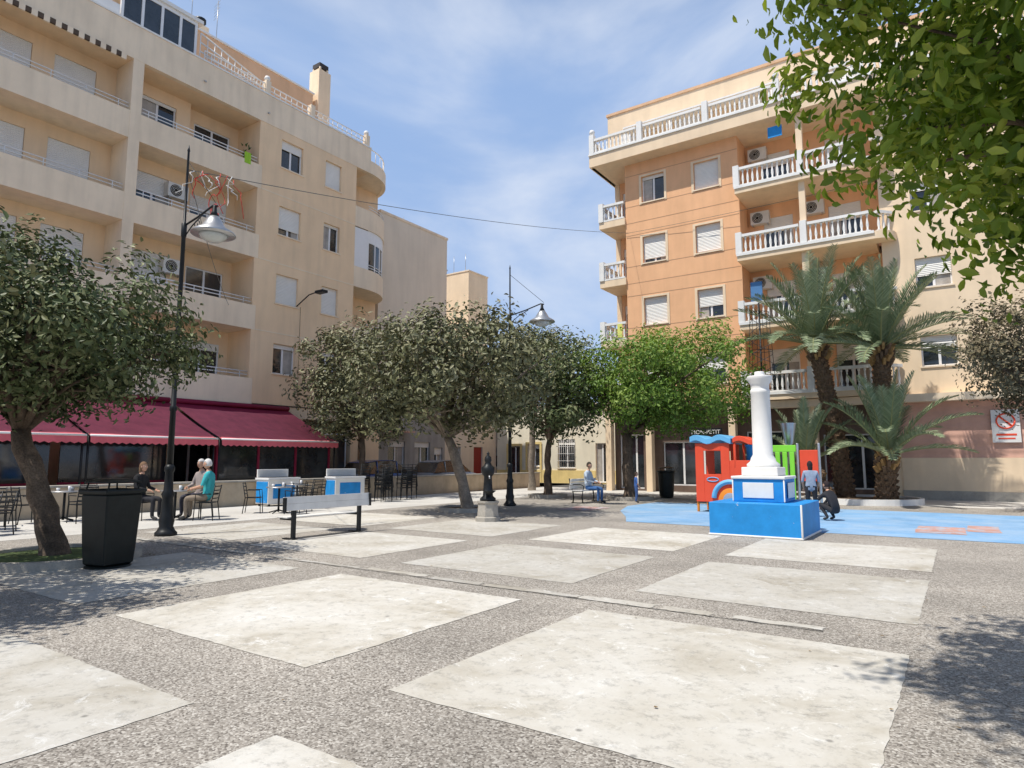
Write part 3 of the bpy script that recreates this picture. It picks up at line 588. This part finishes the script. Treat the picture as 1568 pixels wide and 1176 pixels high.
def palm(name,base,top,nf,fl,seed,r0=.2,upr=80,low=-25):
    random.seed(seed); g=Grp(name,base); B=Vector(base); T=Vector(top)-B; n=int(T.length/.11)+2
    pts=[];rad=[]
    for i in range(n):
        t=i/(n-1); pts.append(Vector((T.x*t**1.4,T.y*t**1.4,T.z*t))); rad.append(r0*(1.15-.3*t)*(1+(.09 if i%2 else -.05)))
    g.tube('trunk',palmb,pts,rad,12)
    k=0
    for i in range(n):
        for j in range(6):
            an=k*2.4; k+=1; c=pts[i]+Vector((math.cos(an),math.sin(an),0))*rad[i]*.9
            R=Matrix.Rotation(an,3,'Z')@Matrix.Rotation(.5,3,'Y'); last=i>n-7; big=2.4 if last else 1
            g.box('leaf_bases',palmo if last and j%2 else palmb,-.03,.07*big,-.045,.045,-.02,.09*big,R,c)
    vs=[]; fs=[]; rn=[]
    for f in range(nf):
        az=f*2.39996+U(-.2,.2); u=f/nf; el=math.radians(upr+(low-upr)*u**1.2+U(-8,8)); L_=fl*U(.82,1.08)*(1-.15*abs(u-.3))
        d=Vector((math.cos(az)*math.cos(el),math.sin(az)*math.cos(el),math.sin(el))); p=T+Vector((math.cos(az),math.sin(az),0))*.1
        ns=16; path=[p.copy()]; dirs=[d.copy()]; droop=U(.035,.075)
        for s in range(ns):
            p=p+d*(L_/ns); d=(d+Vector((0,0,-droop*(.4+1.2*s/ns)))).normalized(); path.append(p.copy()); dirs.append(d.copy())
        g.tube('frond_stems',lf_stem,path,[.028*(1-.85*i/ns)+.003 for i in range(ns+1)],5)
        side=Vector((-math.sin(az),math.cos(az),0)); col=U(.2,.9)
        nl=50
        for i in range(4,nl):
            t=i/nl; x=t*ns; a=min(int(x),ns-1); q=path[a].lerp(path[a+1],x-a); dd=dirs[a]; up=side.cross(dd).normalized()
            if up.z<0: up=-up
            ll=fl*.185*math.sin(math.pi*(t*.85+.12))**.7*U(.85,1.1)
            for sg in (-1,1):
                v=(side*sg*.7+dd*.85+up*U(.2,.5)).normalized(); v2=(v+Vector((0,0,-.3))).normalized(); wv=dd.cross(v).normalized().cross(v)*.02
                o=len(vs); m_=q+v*ll*.5; e_=m_+v2*ll*.5
                vs+= [q-wv*.6,q+wv*.6,m_+wv,m_-wv,e_]; fs+=[(o,o+1,o+2,o+3),(o+3,o+2,o+4)]; rn+=[min(1,max(0,col*.6+U(0,.4)))]*5
    g.finish(); me=D.meshes.new('fronds'); me.from_pydata([tuple(v) for v in vs],[],fs); me.materials.append(lf_palm); at=me.attributes.new('rnd','FLOAT','POINT'); at.data.foreach_set('value',rn); link(D.objects.new('fronds',me),g.e)
palm('palm_tree',(-3.6,27.2,0),(-4.3,26.9,5.9),38,3.7,31,.27,87,-5)
palm('palm_tree',(-2.2,26.6,0),(-2.1,26.6,5.5),38,3.5,33,.27,87,-5)
palm('palm_tree',(-2.3,26.0,0),(-2.0,25.7,1.7),24,3.0,35,.2,82,10)
palm('palm_tree',(-4.0,26.2,0),(-4.7,25.9,1.4),16,2.5,37,.17,80,15)
def ring(name,x,y,r,h=.14,m=stone,inner=soil):
    g=Grp(name,(x,y,0)); n=40
    g.arc('kerb',m,0,0,r-.14,r,0,2*math.pi-.0001,0,h,n); g.lathe('soil',inner,(0,0,0),[(r-.142,0.01),(r-.142,h*.6),(r*.5,h*.75),(.01,h*.8)],24); g.finish()
ring('tree_planter',-11.4,4.46,1.15,.12,stone,grassm); ring('tree_planter',-9.7,.6,1.1,.12,stone,grassm); ring('tree_planter',-12.3,15.7,.9,.12); ring('tree_planter',-10.6,23.6,.9); ring('palm_planter',-3.0,26.7,1.9,.2,white); ring('tree_planter',2.6,24.5,.9); ring('tree_planter',2.4,4.3,.7); ring('tree_planter',1.4,-1.6,.7); ring('tree_planter',-14.0,23.1,.8)  # two of these planters go with the unseen trees added for shadow
def flecks(name,m,n,regs,s0,s1):
    vs=[];fs=[]
    for k in range(n):
        cx,cy,rad=random.choice(regs); a=U(0,6.28); r=rad*abs(random.gauss(0,.6)); x=cx+r*math.cos(a); y=cy+r*math.sin(a); s=U(s0,s1); b=U(0,6.28); o=len(vs)
        for j in range(5): vs.append((x+s*math.cos(b+j*1.257)*U(.4,1),y+s*math.sin(b+j*1.257)*U(.4,1),.0125+U(0,.004)))
        fs.append(tuple(range(o,o+5)))
    me=D.meshes.new(name); me.from_pydata(vs,[],fs); me.materials.append(m); link(D.objects.new(name,me))
flecks('fallen_leaves',mat('dry_leaf',(.26,.18,.09),.9,.5,20),650,[(-10.8,5.5,2.2),(-12,15.5,3),(1.4,6.5,2.5),(-9.5,23,3),(-6,9,7),(-14,8,4)],.008,.024)
# ---------------- street furniture ----------------
def lamp(loc,rot=0,arm=.85):
    g=Grp('street_lamp',loc,rot)
    g.lathe('base',ironm,(0,0,0),[(.21,0),(.21,.06),(.17,.1),(.13,.18),(.15,.3),(.12,.4),(.105,.75),(.13,.82),(.09,.9),(.075,1.25),(.1,1.3),(.1,1.36),(.065,1.42)],12)
    g.lathe('column',ironm,(0,0,0),[(.062,1.42),(.055,2.5),(.07,2.52),(.07,2.6),(.05,2.62),(.042,6.2),(.055,6.22),(.055,6.5),(.03,6.52),(.022,8.1),(.03,8.12),(.005,8.25)],10)
    g.tube('arm',ironm,[(0,0,6.45),(arm*.5,0,6.58),(arm,0,6.75),(arm+.12,0,6.72)],.022,6)
    g.tube('scroll',ironm,[(0.02,0,6.2),(arm*.3,0,6.42),(arm*.6,0,6.58)],.014,6)
    g.tube('scroll',ironm,[(arm*.45+.1*math.cos(t)*(1-t/9),0,6.42+.1*math.sin(t)*(1-t/9)) for t in np.linspace(0,7,18)],.01,5)
    g.tube('stay',ironm,[(0,0,7.9),(arm*1.1,0,6.78)],.007,4)
    x=arm+.05
    g.lathe('lantern_neck',ironm,(x,0,0),[(.02,6.75),(.04,6.72),(.05,6.6),(.1,6.5)],12)
    g.lathe('lantern_hood',steel,(x,0,0),[(.1,6.5),(.15,6.42),(.24,6.27),(.42,6.16),(.44,6.12),(.43,6.11)],20)
    g.lathe('lantern_glass',mat('lamp_glass',(.6,.62,.6),.15,.1,4,spec=.6),(x,0,0),[(.01,5.96),(.15,5.98),(.24,6.04),(.29,6.105)],16)
    g.finish(); return g
lamp((-13.3,7.14,0),.15); lamp((-12.5,18.2,0),.15,1.15)
g=Grp('overhead_cable'); 
def cat(p,q,sag,n=24): p=Vector(p);q=Vector(q); return [p.lerp(q,i/n)+Vector((0,0,-sag*4*(i/n)*(1-i/n))) for i in range(n+1)]
cbm=mat('cable_grey',(.12,.12,.12),.6)
g.tube('cable',cbm,cat((-13.3,7.14,7.7),(-13.2,29.9,13.0),.3),.009,5); g.tube('cable',cbm,cat((-13.3,7.14,7.7),(-25,15.5,8.0),.25),.008,4)
g.tube('cable',cbm,cat((-13.4,29.9,13.0),(8,29.2,13.4),.3),.009,4)
cc=cat((-13.3,7.14,7.7),(-13.2,29.9,13.0),.3)
rr_=mat('red_ribbon',(.6,.05,.04),.7)
for k in range(12):
    q=cc[0].lerp(cc[1],.1+k/10); l=U(.3,1.0)
    pts=[q+Vector((U(-.03,.03)+.12*math.sin(j*.8+k),U(-.1,.1)+.08*j/6*(k%3-1)*2,-l*j/6)) for j in range(7)]
    g.tube('ribbons',[white,rr_][k%2],pts,.009,4)
g.tube('ribbons',rr_,[Vector((-12.6,7.3,6.95))+Vector((.13*math.cos(t),.05*t/6,.12*math.sin(t)-t*.03)) for t in np.linspace(0,16,40)],.009,4)
g.finish()
def litter(loc,sq=True):
    g=Grp('litter_bin',loc,.2); n=4 if sq else 16; s=1.1 if sq else .95
    g.lathe('body',binm,(0,0,0),[(.25*s,.03),(.29*s,.06),(.31*s,.3),(.35*s,1.0),(.35*s,1.02)],n,smooth=False)
    g.lathe('rim',binm,(0,0,0),[(.385*s,1.02),(.395*s,1.08),(.36*s,1.1),(.33*s,1.06)],n,smooth=False)
    g.lathe('foot',binm,(0,0,0),[(.27*s,0),(.27*s,.03)],16)
    for k in range(4):
        a=math.pi/4+k*math.pi/2
        g.tube('hood_posts',binm,[(.3*s*math.cos(a),.3*s*math.sin(a),1.08),(.27*s*math.cos(a),.27*s*math.sin(a),1.2)],.015,5)
    g.lathe('hood',binm,(0,0,0),[(.33*s,1.18),(.33*s,1.2),(.2*s,1.24),(.02,1.25)],n,smooth=False)
    g.finish(.02)
litter((-10.1,4.62,0)); litter((-9.9,25.6,0),False)
slat=mat('white_slats',(.74,.73,.70),.6,.08,4,.1)
def bench(loc,rot,L_=2.0):
    g=Grp('park_bench',loc,rot)
    for k in range(5): g.box('seat',slat,-L_/2,L_/2,-.2+k*.095,-.2+k*.095+.075,.43,.465)
    R=Matrix.Rotation(-.2,3,'X').to_3x3()
    for k in range(3): g.box('backrest',slat,-L_/2,L_/2,-.015,.015,k*.125,k*.125+.105,R,(0,-.24,.5))
    for x in (-L_/2+.18,L_/2-.18):
        g.tube('legs',ironm,[(x,-.2,0),(x,-.17,.2),(x,-.2,.42),(x,-.27,.55),(x,-.34,.86)],.026,6)
        g.tube('legs',ironm,[(x,.2,0),(x,.16,.2),(x,.2,.42),(x,-.2,.42)],.026,6)
        g.tube('armrests',ironm,[(x,.2,.42),(x,.24,.6),(x,.1,.66),(x,-.27,.64)],.02,6); g.box('feet',ironm,x-.03,x+.03,-.25,.25,0,.03)
    g.finish()
def bench2(loc,rot,L_):
    g=Grp('park_bench',loc,rot)
    R=Matrix.Rotation(-.12,3,'X').to_3x3()
    for k in range(2): g.box('backrest',slat,-L_/2,L_/2,-.022,.022,k*.131,k*.131+.129,R,(0,-.2,.55))
    for k in range(2): g.box('seat',slat,-L_/2+.15,L_/2-.15,-.1+k*.16,-.1+k*.16+.15,.40,.425)
    for x in (-L_/2+.25,L_/2-.25):
        g.box('posts',ironm,x-.035,x+.035,-.2,-.13,0,.57); g.box('brackets',ironm,x-.03,x+.03,-.13,.22,.36,.398); g.box('feet',ironm,x-.05,x+.05,-.24,.1,0,.025)
    for x in (-L_/2-.015,L_/2-.02): g.box('end_caps',ironm,x,x+.035,-.25,-.17,.54,.80)
    g.finish(.004)
bench2((-10.75,8.95,0),math.pi/2,2.15)
bench((-11.2,21.3,0),-math.pi/2,1.9)
g=Grp('drinking_fountain',(-9.8,13.3,0))
g.lathe('stone_base',stone,(0,0,0),[(.32,0),(.32,.1),(.27,.12),(.25,.42),(.28,.46),(.28,.5)],8,smooth=False)
g.lathe('column',ironm,(0,0,0),[(.2,.5),(.2,.56),(.13,.62),(.11,.9),(.1,1.1),(.15,1.16),(.17,1.25),(.17,1.32),(.1,1.38),(.07,1.45),(.09,1.5),(.08,1.58),(.03,1.63),(.04,1.67),(.01,1.72)],12)
g.tube('tap',steel,[(.1,-.1,1.1),(.17,-.17,1.12),(.19,-.19,1.05)],.018,6); g.lathe('basin',ironm,(.17,-.17,0),[(.04,.66),(.15,.74),(.17,.76),(.13,.75)],12)
g.finish()
g=Grp('monument_pedestal',(-3.43,14.4,0))
g.box('base',blue,-.88,.88,-.95,.95,0,.66); g.box('base_edge',white,-.9,.9,-.97,.97,.0,.04)
g.box('tier',blue,-.5,.5,-.52,.52,.66,1.12); g.box('tier_panel',white,-.30,.30,-.535,-.521,.74,1.05); g.box('tier_edge',white,-.53,.53,-.55,.55,1.12,1.18)
g.box('plaque',white,.521,.535,-.3,.3,.74,1.05); g.box('plinth',white,-.36,.36,-.36,.36,1.18,1.36)
g.tube('corner_trim',white,[(.88,-.952,.04),(.88,-.952,.66)],.025,4)
for xx in (-.5,.5): g.tube('corner_trim',white,[(xx,-.522,.67),(xx,-.522,1.12)],.02,4)
g.lathe('column',white,(0,0,0),[(.33,1.36),(.33,1.42),(.26,1.48),(.24,1.55),(.2,1.62),(.19,2.9),(.2,2.92),(.2,2.98),(.18,3.0),(.19,3.1),(.25,3.2),(.26,3.28),(.1,3.3),(.1,3.38)],20)
g.finish(.015)
def chair(loc,rot,n=1):
    g=Grp('cafe_chair' if n==1 else 'stacked_chairs',loc,rot)
    for i in range(n):
        z=i*.16; y=i*-.02
        g.box('seat',ironm,-.21,.21,-.2+y,.2+y,.435+z,.455+z)
        for x in (-.21,.21):
            g.tube('frame',ironm,[(x*1.05,.22+y,z),(x,.2+y,.45+z),(x*1.12,.18+y,.66+z),(x*1.12,-.2+y,.66+z)],.013,5)
            g.tube('frame',ironm,[(x*1.05,-.26+y,z),(x,-.2+y,.45+z),(x*.98,-.28+y,.88+z)],.013,5)
        for k in range(4): g.tube('backrest',ironm,[(-.2,-.215+y-k*.022,.55+z+k*.1),(0,-.25+y-k*.022,.55+z+k*.1),(.2,-.215+y-k*.022,.55+z+k*.1)],.014,5)
    g.finish()
def table(loc):
    g=Grp('cafe_table',loc); g.lathe('top',steel,(0,0,0),[(.35,.72),(.36,.735),(.35,.75)],24); g.lathe('stem',ironm,(0,0,0),[(.03,.04),(.03,.72)],8)
    for k in range(4):
        a=k*math.pi/2+.4; g.tube('feet',ironm,[(0,0,.1),(.3*math.cos(a),.3*math.sin(a),.02)],.018,5)
    g.lathe('glass',whitef,(.12,.05,0),[(.03,.75),(.035,.87)],10); g.lathe('cup',white,(-.14,-.1,0),[(.03,.75),(.045,.82)],10); g.lathe('napkin_box',steel,(0,.15,0),[(.06,.75),(.06,.84)],4)
    g.finish()
def face(dx,dy): return math.atan2(-dx,dy)
T1=(-16.5,9.05,0); table(T1)
SE=[((-15.85,9.5,0),face(-.65,-.5)),((-17.2,8.55,0),face(.7,.35)),((-16.75,9.85,0),face(.2,-.9))]
for l,r_ in SE: chair(l,r_)
for t,chs in (((-18.4,7.3,0),[(-.1,-.75),(.75,.1),(-.5,.6)]),((-17.6,5.4,0),[(.7,.1),(-.6,.4),(0,-.8)]),((-16.2,11.9,0),[(.75,0),(0,.75),(-.6,-.4)]),((-17.6,13.6,0),[(.75,.1),(-.2,.75)]),((-17.4,2.6,0),[(.7,.3),(.1,.8)]),((-15.9,4.4,0),[(.7,-.2),(-.2,.75)])):
    table(t)
    for dx,dy in chs: chair((t[0]+dx,t[1]+dy,0),face(-dx,-dy)+U(-.3,.3))
for k,(x,y) in enumerate(((-18.6,17.2),(-18.1,17.9),(-17.8,18.7),(-18.7,18.4),(-18.2,19.4),(-17.5,17.3))): chair((x,y,0),U(-.4,.4)+1.2,4)
for x,y,r_ in ((-19.0,13.9,1.57),(-18.4,16.3,1.4)):
    g=Grp('ice_cream_freezer',(x,y,0),r_); g.box('body',white,-.6,.6,-.33,.33,.08,.86); g.box('blue_panel',blue,-.42,.42,-.345,-.331,.25,.72); g.box('side_panel',blue,-.62,-.601,-.3,.3,.12,.8); g.box('rim',whitef,-.63,.63,-.36,.36,.862,.93)
    g.box('lid',glass,-.55,.55,-.28,.28,.932,.95); g.box('header',white,-.6,.6,.27,.33,.94,1.2); 
    for a in (-.5,.5):
        for b in (-.25,.25): g.lathe('castors',ironm,(a,b,0),[(.04,0),(.04,.08)],8)
    g.finish(.01)
g=Grp('playground_train',(-5.65,19.7,0))
def panel_with_hole(g,part,m,x0,x1,z0,z1,hx0,hx1,hz0,hz1,y0,y1):
    g.box(part,m,x0,hx0,y0,y1,z0,z1); g.box(part,m,hx1,x1,y0,y1,z0,z1); g.box(part,m,hx0,hx1,y0,y1,z0,hz0); g.box(part,m,hx0,hx1,y0,y1,hz1,z1)
for y in (-.5,.5):
    panel_with_hole(g,'cab_side',redp,-.85,.15,.3,2.0,-.6,-.1,1.1,1.78,y-.02,y+.02)
    g.prism('bonnet_side',redp,[(.152,.3),(.9,.3),(.95,.8),(.9,1.35),(.7,1.5),(.152,1.5)],'y',y-.02,y+.02)
    yy=y-.03 if y<0 else y+.03
    g.tube('wheel_arch',skyb,[(.15+.47*math.cos(t),yy,.42+.47*math.sin(t)) for t in np.linspace(0,math.pi,16)],.08,6)
    for wx in (.15,):
        rw=.33; sg=-1 if y<0 else 1
        g.tube('wheels',orng,[(wx,y+sg*.022,rw+.05),(wx,y+sg*.075,rw+.05)],[rw,rw],20); g.tube('hubs',mat('wheel_grey',(.3,.33,.4),.5),[(wx,y+sg*.076,rw+.05),(wx,y+sg*.1,rw+.05)],[rw*.6,rw*.6],16)
    g.tube('window_trim',skyb,[(-.35+.17*math.cos(t),yy,.95+.06*math.sin(t)) for t in np.linspace(0,2*math.pi,12)],.015,5)
g.box('front',redp,.9,.94,-.48,.48,.3,1.35); g.box('back',redp,-.85,-.81,-.48,.48,.3,1.0); g.box('floor',shopd,-.84,.9,-.48,.48,.28,.34); g.box('bench_inside',yelp,-.8,-.5,-.46,.46,.34,.75)
pl=[(-.98+.1*i,2.03+.06*math.sin(i*.9)) for i in range(13)]; g.prism('roof',skyb,pl+[(x,z+.16) for x,z in pl[::-1]],'y',-.6,.6)
pl=[(.26+.1*i,2.0+.06*math.sin(i*.9)) for i in range(8)]; g.prism('roof_front',redp,pl+[(x,z+.14) for x,z in pl[::-1]],'y',-.55,.55)
for x in (.3,.85):
    for y in (-.5,.5): g.tube('roof_posts',redp,[(x,y*.98,1.3),(x,y*.98,2.0)],.04,6)
g.lathe('headlamp',yelp,(.98,0,1.),[(.02,-.1),(.12,-.06),(.12,.06),(.02,.1)],12); g.tube('funnel',blue,[(.6,0,1.4),(.6,0,1.85),(.6,0,1.95)],[.1,.1,.16],12)
for x in (-.82,.86):
    for y in (-.45,.45): g.tube('legs',orng,[(x,y,0),(x,y,.3)],.04,6)
g.finish(.008)
g=Grp('play_panel',(-4.35,20.7,0))
for k in range(4): g.box('green_panel',grnp,-.42+k*.2,-.42+k*.2+.13,-.03,.03,.35,1.75)
g.box('green_panel',grnp,-.47,.36,-.025,.025,1.752,1.95); g.box('green_panel',grnp,-.47,.36,-.025,.025,.2,.348); g.box('red_panel',redp,.46,.95,-.03,.03,.9,1.8)
for x in (-.5,.4,.98): g.tube('posts',steel,[(x,0,0),(x,0,2.0)],.04,8)
g.lathe('hopper',steel,(.12,.3,0),[(.05,1.95),(.12,2.0),(.22,2.6),(.24,2.62),(.2,2.61)],14); g.tube('hopper_pole',steel,[(.12,.3,0),(.12,.3,1.96)],.04,8)
g.finish(.01)
g=Grp('wire_light_ornament',(-6.1,26,0)); g.tube('mast',ironm,[(0,0,0),(0,0,7.6)],.035,6)
for ph in (0,2.1,4.2):
    g.tube('wire_spiral',cbm,[(.5*(1-.3*t)*math.cos(t*14+ph),.5*(1-.3*t)*math.sin(t*14+ph),4.2+t*3) for t in np.linspace(0,1,60)],.012,4)
for a in range(6):
    g.tube('wire_frame',ironm,[(.5*math.cos(a*1.047),.5*math.sin(a*1.047),4.2),(.35*math.cos(a*1.047),.35*math.sin(a*1.047),7.2)],.01,4)
for z,r_ in ((4.2,.5),(5.7,.43),(7.2,.35)): g.tube('wire_hoops',ironm,[(r_*math.cos(t),r_*math.sin(t),z) for t in np.linspace(0,2*math.pi,20)],.012,4)
g.finish()
def car(loc,rot,col):
    g=Grp('parked_car',loc,rot); m=mat('car_paint_%d'%int(col[0]*1000),col,.25,.02,2,spec=.6)
    st=[(-2.0,.62,.35,.75),(-1.9,.78,.25,.88),(-1.2,.84,.22,.92),(0,.86,.22,.93),(.9,.85,.22,.92),(1.6,.8,.22,.82),(1.95,.68,.28,.7),(2.05,.55,.36,.6)]
    vs=[];fs=[];n=8
    for x,w_,zb,zt in st:
        vs+=[(x,-w_*.9,zb),(x,-w_,zb+.12),(x,-w_,zt-.15),(x,-w_*.88,zt),(x,w_*.88,zt),(x,w_,zt-.15),(x,w_,zb+.12),(x,w_*.9,zb)]
    for i in range(len(st)-1):
        for k in range(n): a=i*n+k;b=i*n+(k+1)%n; fs.append((a,b,b+n,a+n))
    fs+=[tuple(range(n))[::-1],tuple((len(st)-1)*n+k for k in range(n))]; g.add('body',m,vs,fs,True)
    vs=[];fs=[]; st=[(-1.85,.74,.88,.9),(-1.45,.68,.9,1.38),(-.9,.64,.9,1.46),(0,.64,.9,1.48),(.35,.66,.9,1.42),(1.1,.76,.88,.9)]
    for x,w_,zb,zt in st: vs+=[(x,-.77,zb),(x,-w_,zt),(x,w_,zt),(x,.77,zb)]
    for i in range(len(st)-1):
        for k in range(3): a=i*4+k; fs.append((a,a+1,a+5,a+4))
    g.add('windows',glass,vs,fs); g.prism('roof',m,[(-1.45,1.39),(-.9,1.475),(0,1.495),(.35,1.435),(.35,1.46),(0,1.52),(-.9,1.5),(-1.45,1.41)],'y',-.63,.63)
    for x in (-.95,.3): 
        for y in (-.72,.72): g.tube('pillars',m,[(x,y*1.05,.9),(x,y*.92,1.44)],.035,5)
    for x in (-1.3,1.3):
        for y in (-.8,.8): g.tube('wheels',ironm,[(x,y-.1,.31),(x,y+.1,.31)],[.31,.31],18); g.tube('hubs',steel,[(x,y-.11,.31),(x,y+.11,.31)],[.18,.18],12)
    for y in (-.55,.55): g.lathe('lights',redp,(-1.95,y,.68),[(.02,-.08),(.1,-.05),(.1,.05),(.02,.08)],8)
    g.finish()
car((-22.3,26.6,0),math.pi/2,(.25,.27,.3)); car((-22.4,22.,0),math.pi/2,(.05,.1,.3))
# ---------------- people ----------------
def person(name,loc,rot,pose,shirt,pants,hair,sc=1.,sleeve=False,longhair=False,shoe=(.05,.05,.05),turn=0.):
    if pose=='sit': 
        J=dict(pel=(0,0,.56),spi=(0,-.05,.76),che=(0,-.05,.98),nec=(0,-.02,1.16),hd=(0,.0,1.24),sh=(.17,-.04,1.08),el=(.23,.03,.82),wr=(.15,.28,.76),hip=(.1,.02,.54),kn=(.13,.44,.53),an=(.13,.42,.1),toe=(.14,.58,.045))
    elif pose=='stand':
        J=dict(pel=(0,0,.95),spi=(0,0,1.12),che=(0,-.01,1.3),nec=(0,.0,1.46),hd=(0,.02,1.54),sh=(.18,0,1.4),el=(.24,.02,1.12),wr=(.2,.16,.92),hip=(.1,0,.9),kn=(.11,.03,.5),an=(.11,-.02,.1),toe=(.12,.14,.045))
    else:
        J=dict(pel=(0,-.12,.32),spi=(0,-.1,.5),che=(0,.02,.7),nec=(0,.08,.86),hd=(0,.12,.93),sh=(.17,.05,.8),el=(.2,.28,.6),wr=(.12,.42,.42),hip=(.1,-.1,.3),kn=(.14,.3,.5),an=(.13,.02,.1),toe=(.14,.18,.045))
    vs=[];rd=[];ed=[];seg=[]
    def V(p,r): vs.append(p); rd.append(r); return len(vs)-1
    def E(a,b,l): ed.append((a,b)); seg.append((a,b,l))
    pel=V(J['pel'],(.15,.12)); spi=V(J['spi'],(.14,.11)); che=V(J['che'],(.16,.115)); nec=V(J['nec'],(.06,.06)); hd=V(J['hd'],(.055,.055))
    E(pel,spi,'s');E(spi,che,'s');E(che,nec,'s');E(nec,hd,'k')
    hands=[]
    for s in (-1,1):
        m=lambda k:(J[k][0]*s,J[k][1],J[k][2])
        a=V(m('sh'),(.07,.07)); b=V(m('el'),(.046,.046)); c=V(m('wr'),(.03,.028)); E(che,a,'s');E(a,b,'s');E(b,c,'s' if sleeve else 'k')
        d_=(Vector(m('wr'))-Vector(m('el'))).normalized(); hnd=Vector(m('wr'))+d_*.08; h=V(tuple(hnd),(.038,.022)); E(c,h,'k'); hands.append((Vector(m('wr')),d_,s))
        p=V(m('hip'),(.1,.1)); k_=V(m('kn'),(.066,.066)); an=V(m('an'),(.042,.042)); t=V(m('toe'),(.042,.035)); E(pel,p,'p');E(p,k_,'p');E(k_,an,'p');E(an,t,'f')
    me=D.meshes.new('body'); me.from_pydata(vs,ed,[]); ob=link(D.objects.new('body',me))
    md=ob.modifiers.new('Skin','SKIN'); md.use_smooth_shade=True
    sv=me.skin_vertices[0].data
    for i,r_ in enumerate(rd): sv[i].radius=r_; sv[i].use_root=(i==0)
    ss=ob.modifiers.new('S','SUBSURF'); ss.levels=2; ss.render_levels=2
    dg=bpy.context.evaluated_depsgraph_get(); m2=D.meshes.new_from_object(ob.evaluated_get(dg)); ob.modifiers.clear(); ob.data=m2
    cm=lambda n,c: mat('%s_%d_%d_%d'%(n,c[0]*99,c[1]*99,c[2]*99),c,.85,.12,12)
    for m_ in (cm('shirt',shirt),cm('trousers',pants),skin,cm('shoe',shoe)): m2.materials.append(m_)
    idx={'s':0,'p':1,'k':2,'f':3}
    VV=[Vector(v) for v in vs]
    for p in m2.polygons:
        best=9;bl='s'
        for a,b,l in seg:
            A,B_=VV[a],VV[b]; ab=B_-A; t=max(0,min(1,(p.center-A).dot(ab)/ab.length_squared)); d_=(p.center-(A+ab*t)).length-(rd[a][0]*(1-t)+rd[b][0]*t)
            if d_<best: best=d_;bl=l
        p.material_index=idx[bl]; p.use_smooth=True
    g=Grp(name,loc,rot); g.e.scale=(sc,sc,sc); ob.parent=g.e
    hc=Vector(J['hd'])+Vector((0,.02,.1)); Rz=Matrix.Rotation(turn,3,'Z')
    def ell(part,m_,c,r_,seg_=16,rings=12,cond=None,jaw=False):
        vv=[];ff=[]
        for i in range(rings+1):
            th=math.pi*i/rings
            for k in range(seg_):
                ph=2*math.pi*k/seg_; u=Vector((math.sin(th)*math.cos(ph),math.sin(th)*math.sin(ph),math.cos(th))); q=Vector((u.x*r_[0],u.y*r_[1],u.z*r_[2]))
                if jaw and u.z<0: q.x*=1+.32*u.z; q.y*=1+.12*u.z; q.y+=.018*-u.z
                vv.append(hc+Rz@(q+Vector(c)))
        for i in range(rings):
            for k in range(seg_):
                a=i*seg_+k;b=i*seg_+(k+1)%seg_
                cz=math.cos(math.pi*(i+.5)/rings); cy=math.sin(math.pi*(i+.5)/rings)*math.sin(2*math.pi*(k+.5)/seg_)
                if cond is None or cond(cy,cz): ff.append((a,b,b+seg_,a+seg_))
        g.add(part,m_,vv,ff,True)
    hm=cm('hair',hair)
    ell('head',skin,(0,0,0),(.075,.092,.118),jaw=True); ell('nose',skin,(0,.095,-.012),(.013,.018,.024),8,6)
    for s in (-1,1):
        ell('ears',skin,(.076*s,0,-.005),(.012,.02,.032),8,6); ell('eyes',white,(.03*s,.08,.012),(.013,.01,.008),8,6); ell('pupils',ironm,(.03*s,.088,.012),(.006,.005,.006),8,6); ell('brows',hm,(.03*s,.086,.033),(.018,.006,.004),8,4)
    ell('mouth',mat('lips',(.4,.14,.12),.6),(0,.09,-.055),(.024,.006,.006),8,6)
    ell('hair',hm,(0,-.008,.008),(.086,.1,.126),20,14,cond=(lambda cy,cz:cz>.5 or cy<.15 and cz>-.45) )
    if longhair: ell('hair_back',hm,(0,-.055,-.07),(.075,.05,.16),14,10)
    for wr,d_,s in hands:
        upv=Vector((0,0,1)); sd=d_.cross(upv); sd=sd.normalized() if sd.length>.1 else Vector((0,1,0)); nn=sd.cross(d_).normalized()
        for k,(ln) in enumerate((.065,.075,.07,.055)):
            b0=wr+d_*.085+sd*(k-1.5)*.019; g.tube('fingers',skin,[b0-d_*.02,b0+d_*ln*.45-nn*.004,b0+d_*ln*.8-nn*.022,b0+d_*ln*.9-nn*.04],[.0095,.009,.008,.005],6)
        b0=wr+d_*.035-sd*s*.025; g.tube('fingers',skin,[b0,b0-sd*s*.025+d_*.025,b0-sd*s*.03+d_*.055-nn*.012],[.011,.01,.006],6)
    g.finish(); return g
person('seated_man',SE[0][0],SE[0][1],'sit',(.05,.42,.45),(.25,.2,.15),(.7,.68,.65),1.05)
person('seated_woman',SE[1][0],SE[1][1],'sit',(.02,.02,.022),(.03,.03,.035),(.2,.12,.07),1.,True,True)
person('seated_man',SE[2][0],SE[2][1],'sit',(.35,.3,.28),(.05,.05,.07),(.6,.58,.56),1.05,True)
person('seated_man',(-11.0,21.0,-.02),-math.pi/2,'sit',(.5,.58,.68),(.05,.13,.32),(.05,.04,.03),1.0,True)
person('standing_child',(-9.6,21.9,0),-1.,'stand',(.06,.14,.4),(.06,.12,.3),(.06,.04,.03),.62)
person('standing_woman',(-3.35,19.1,0),.3,'stand',(.30,.36,.46),(.03,.03,.04),(.03,.02,.02),.84,False,True)
person('crouching_person',(-2.75,18.2,0),1.,'crouch',(.03,.03,.035),(.03,.03,.04),(.03,.02,.02),.85,True)
print('ok')
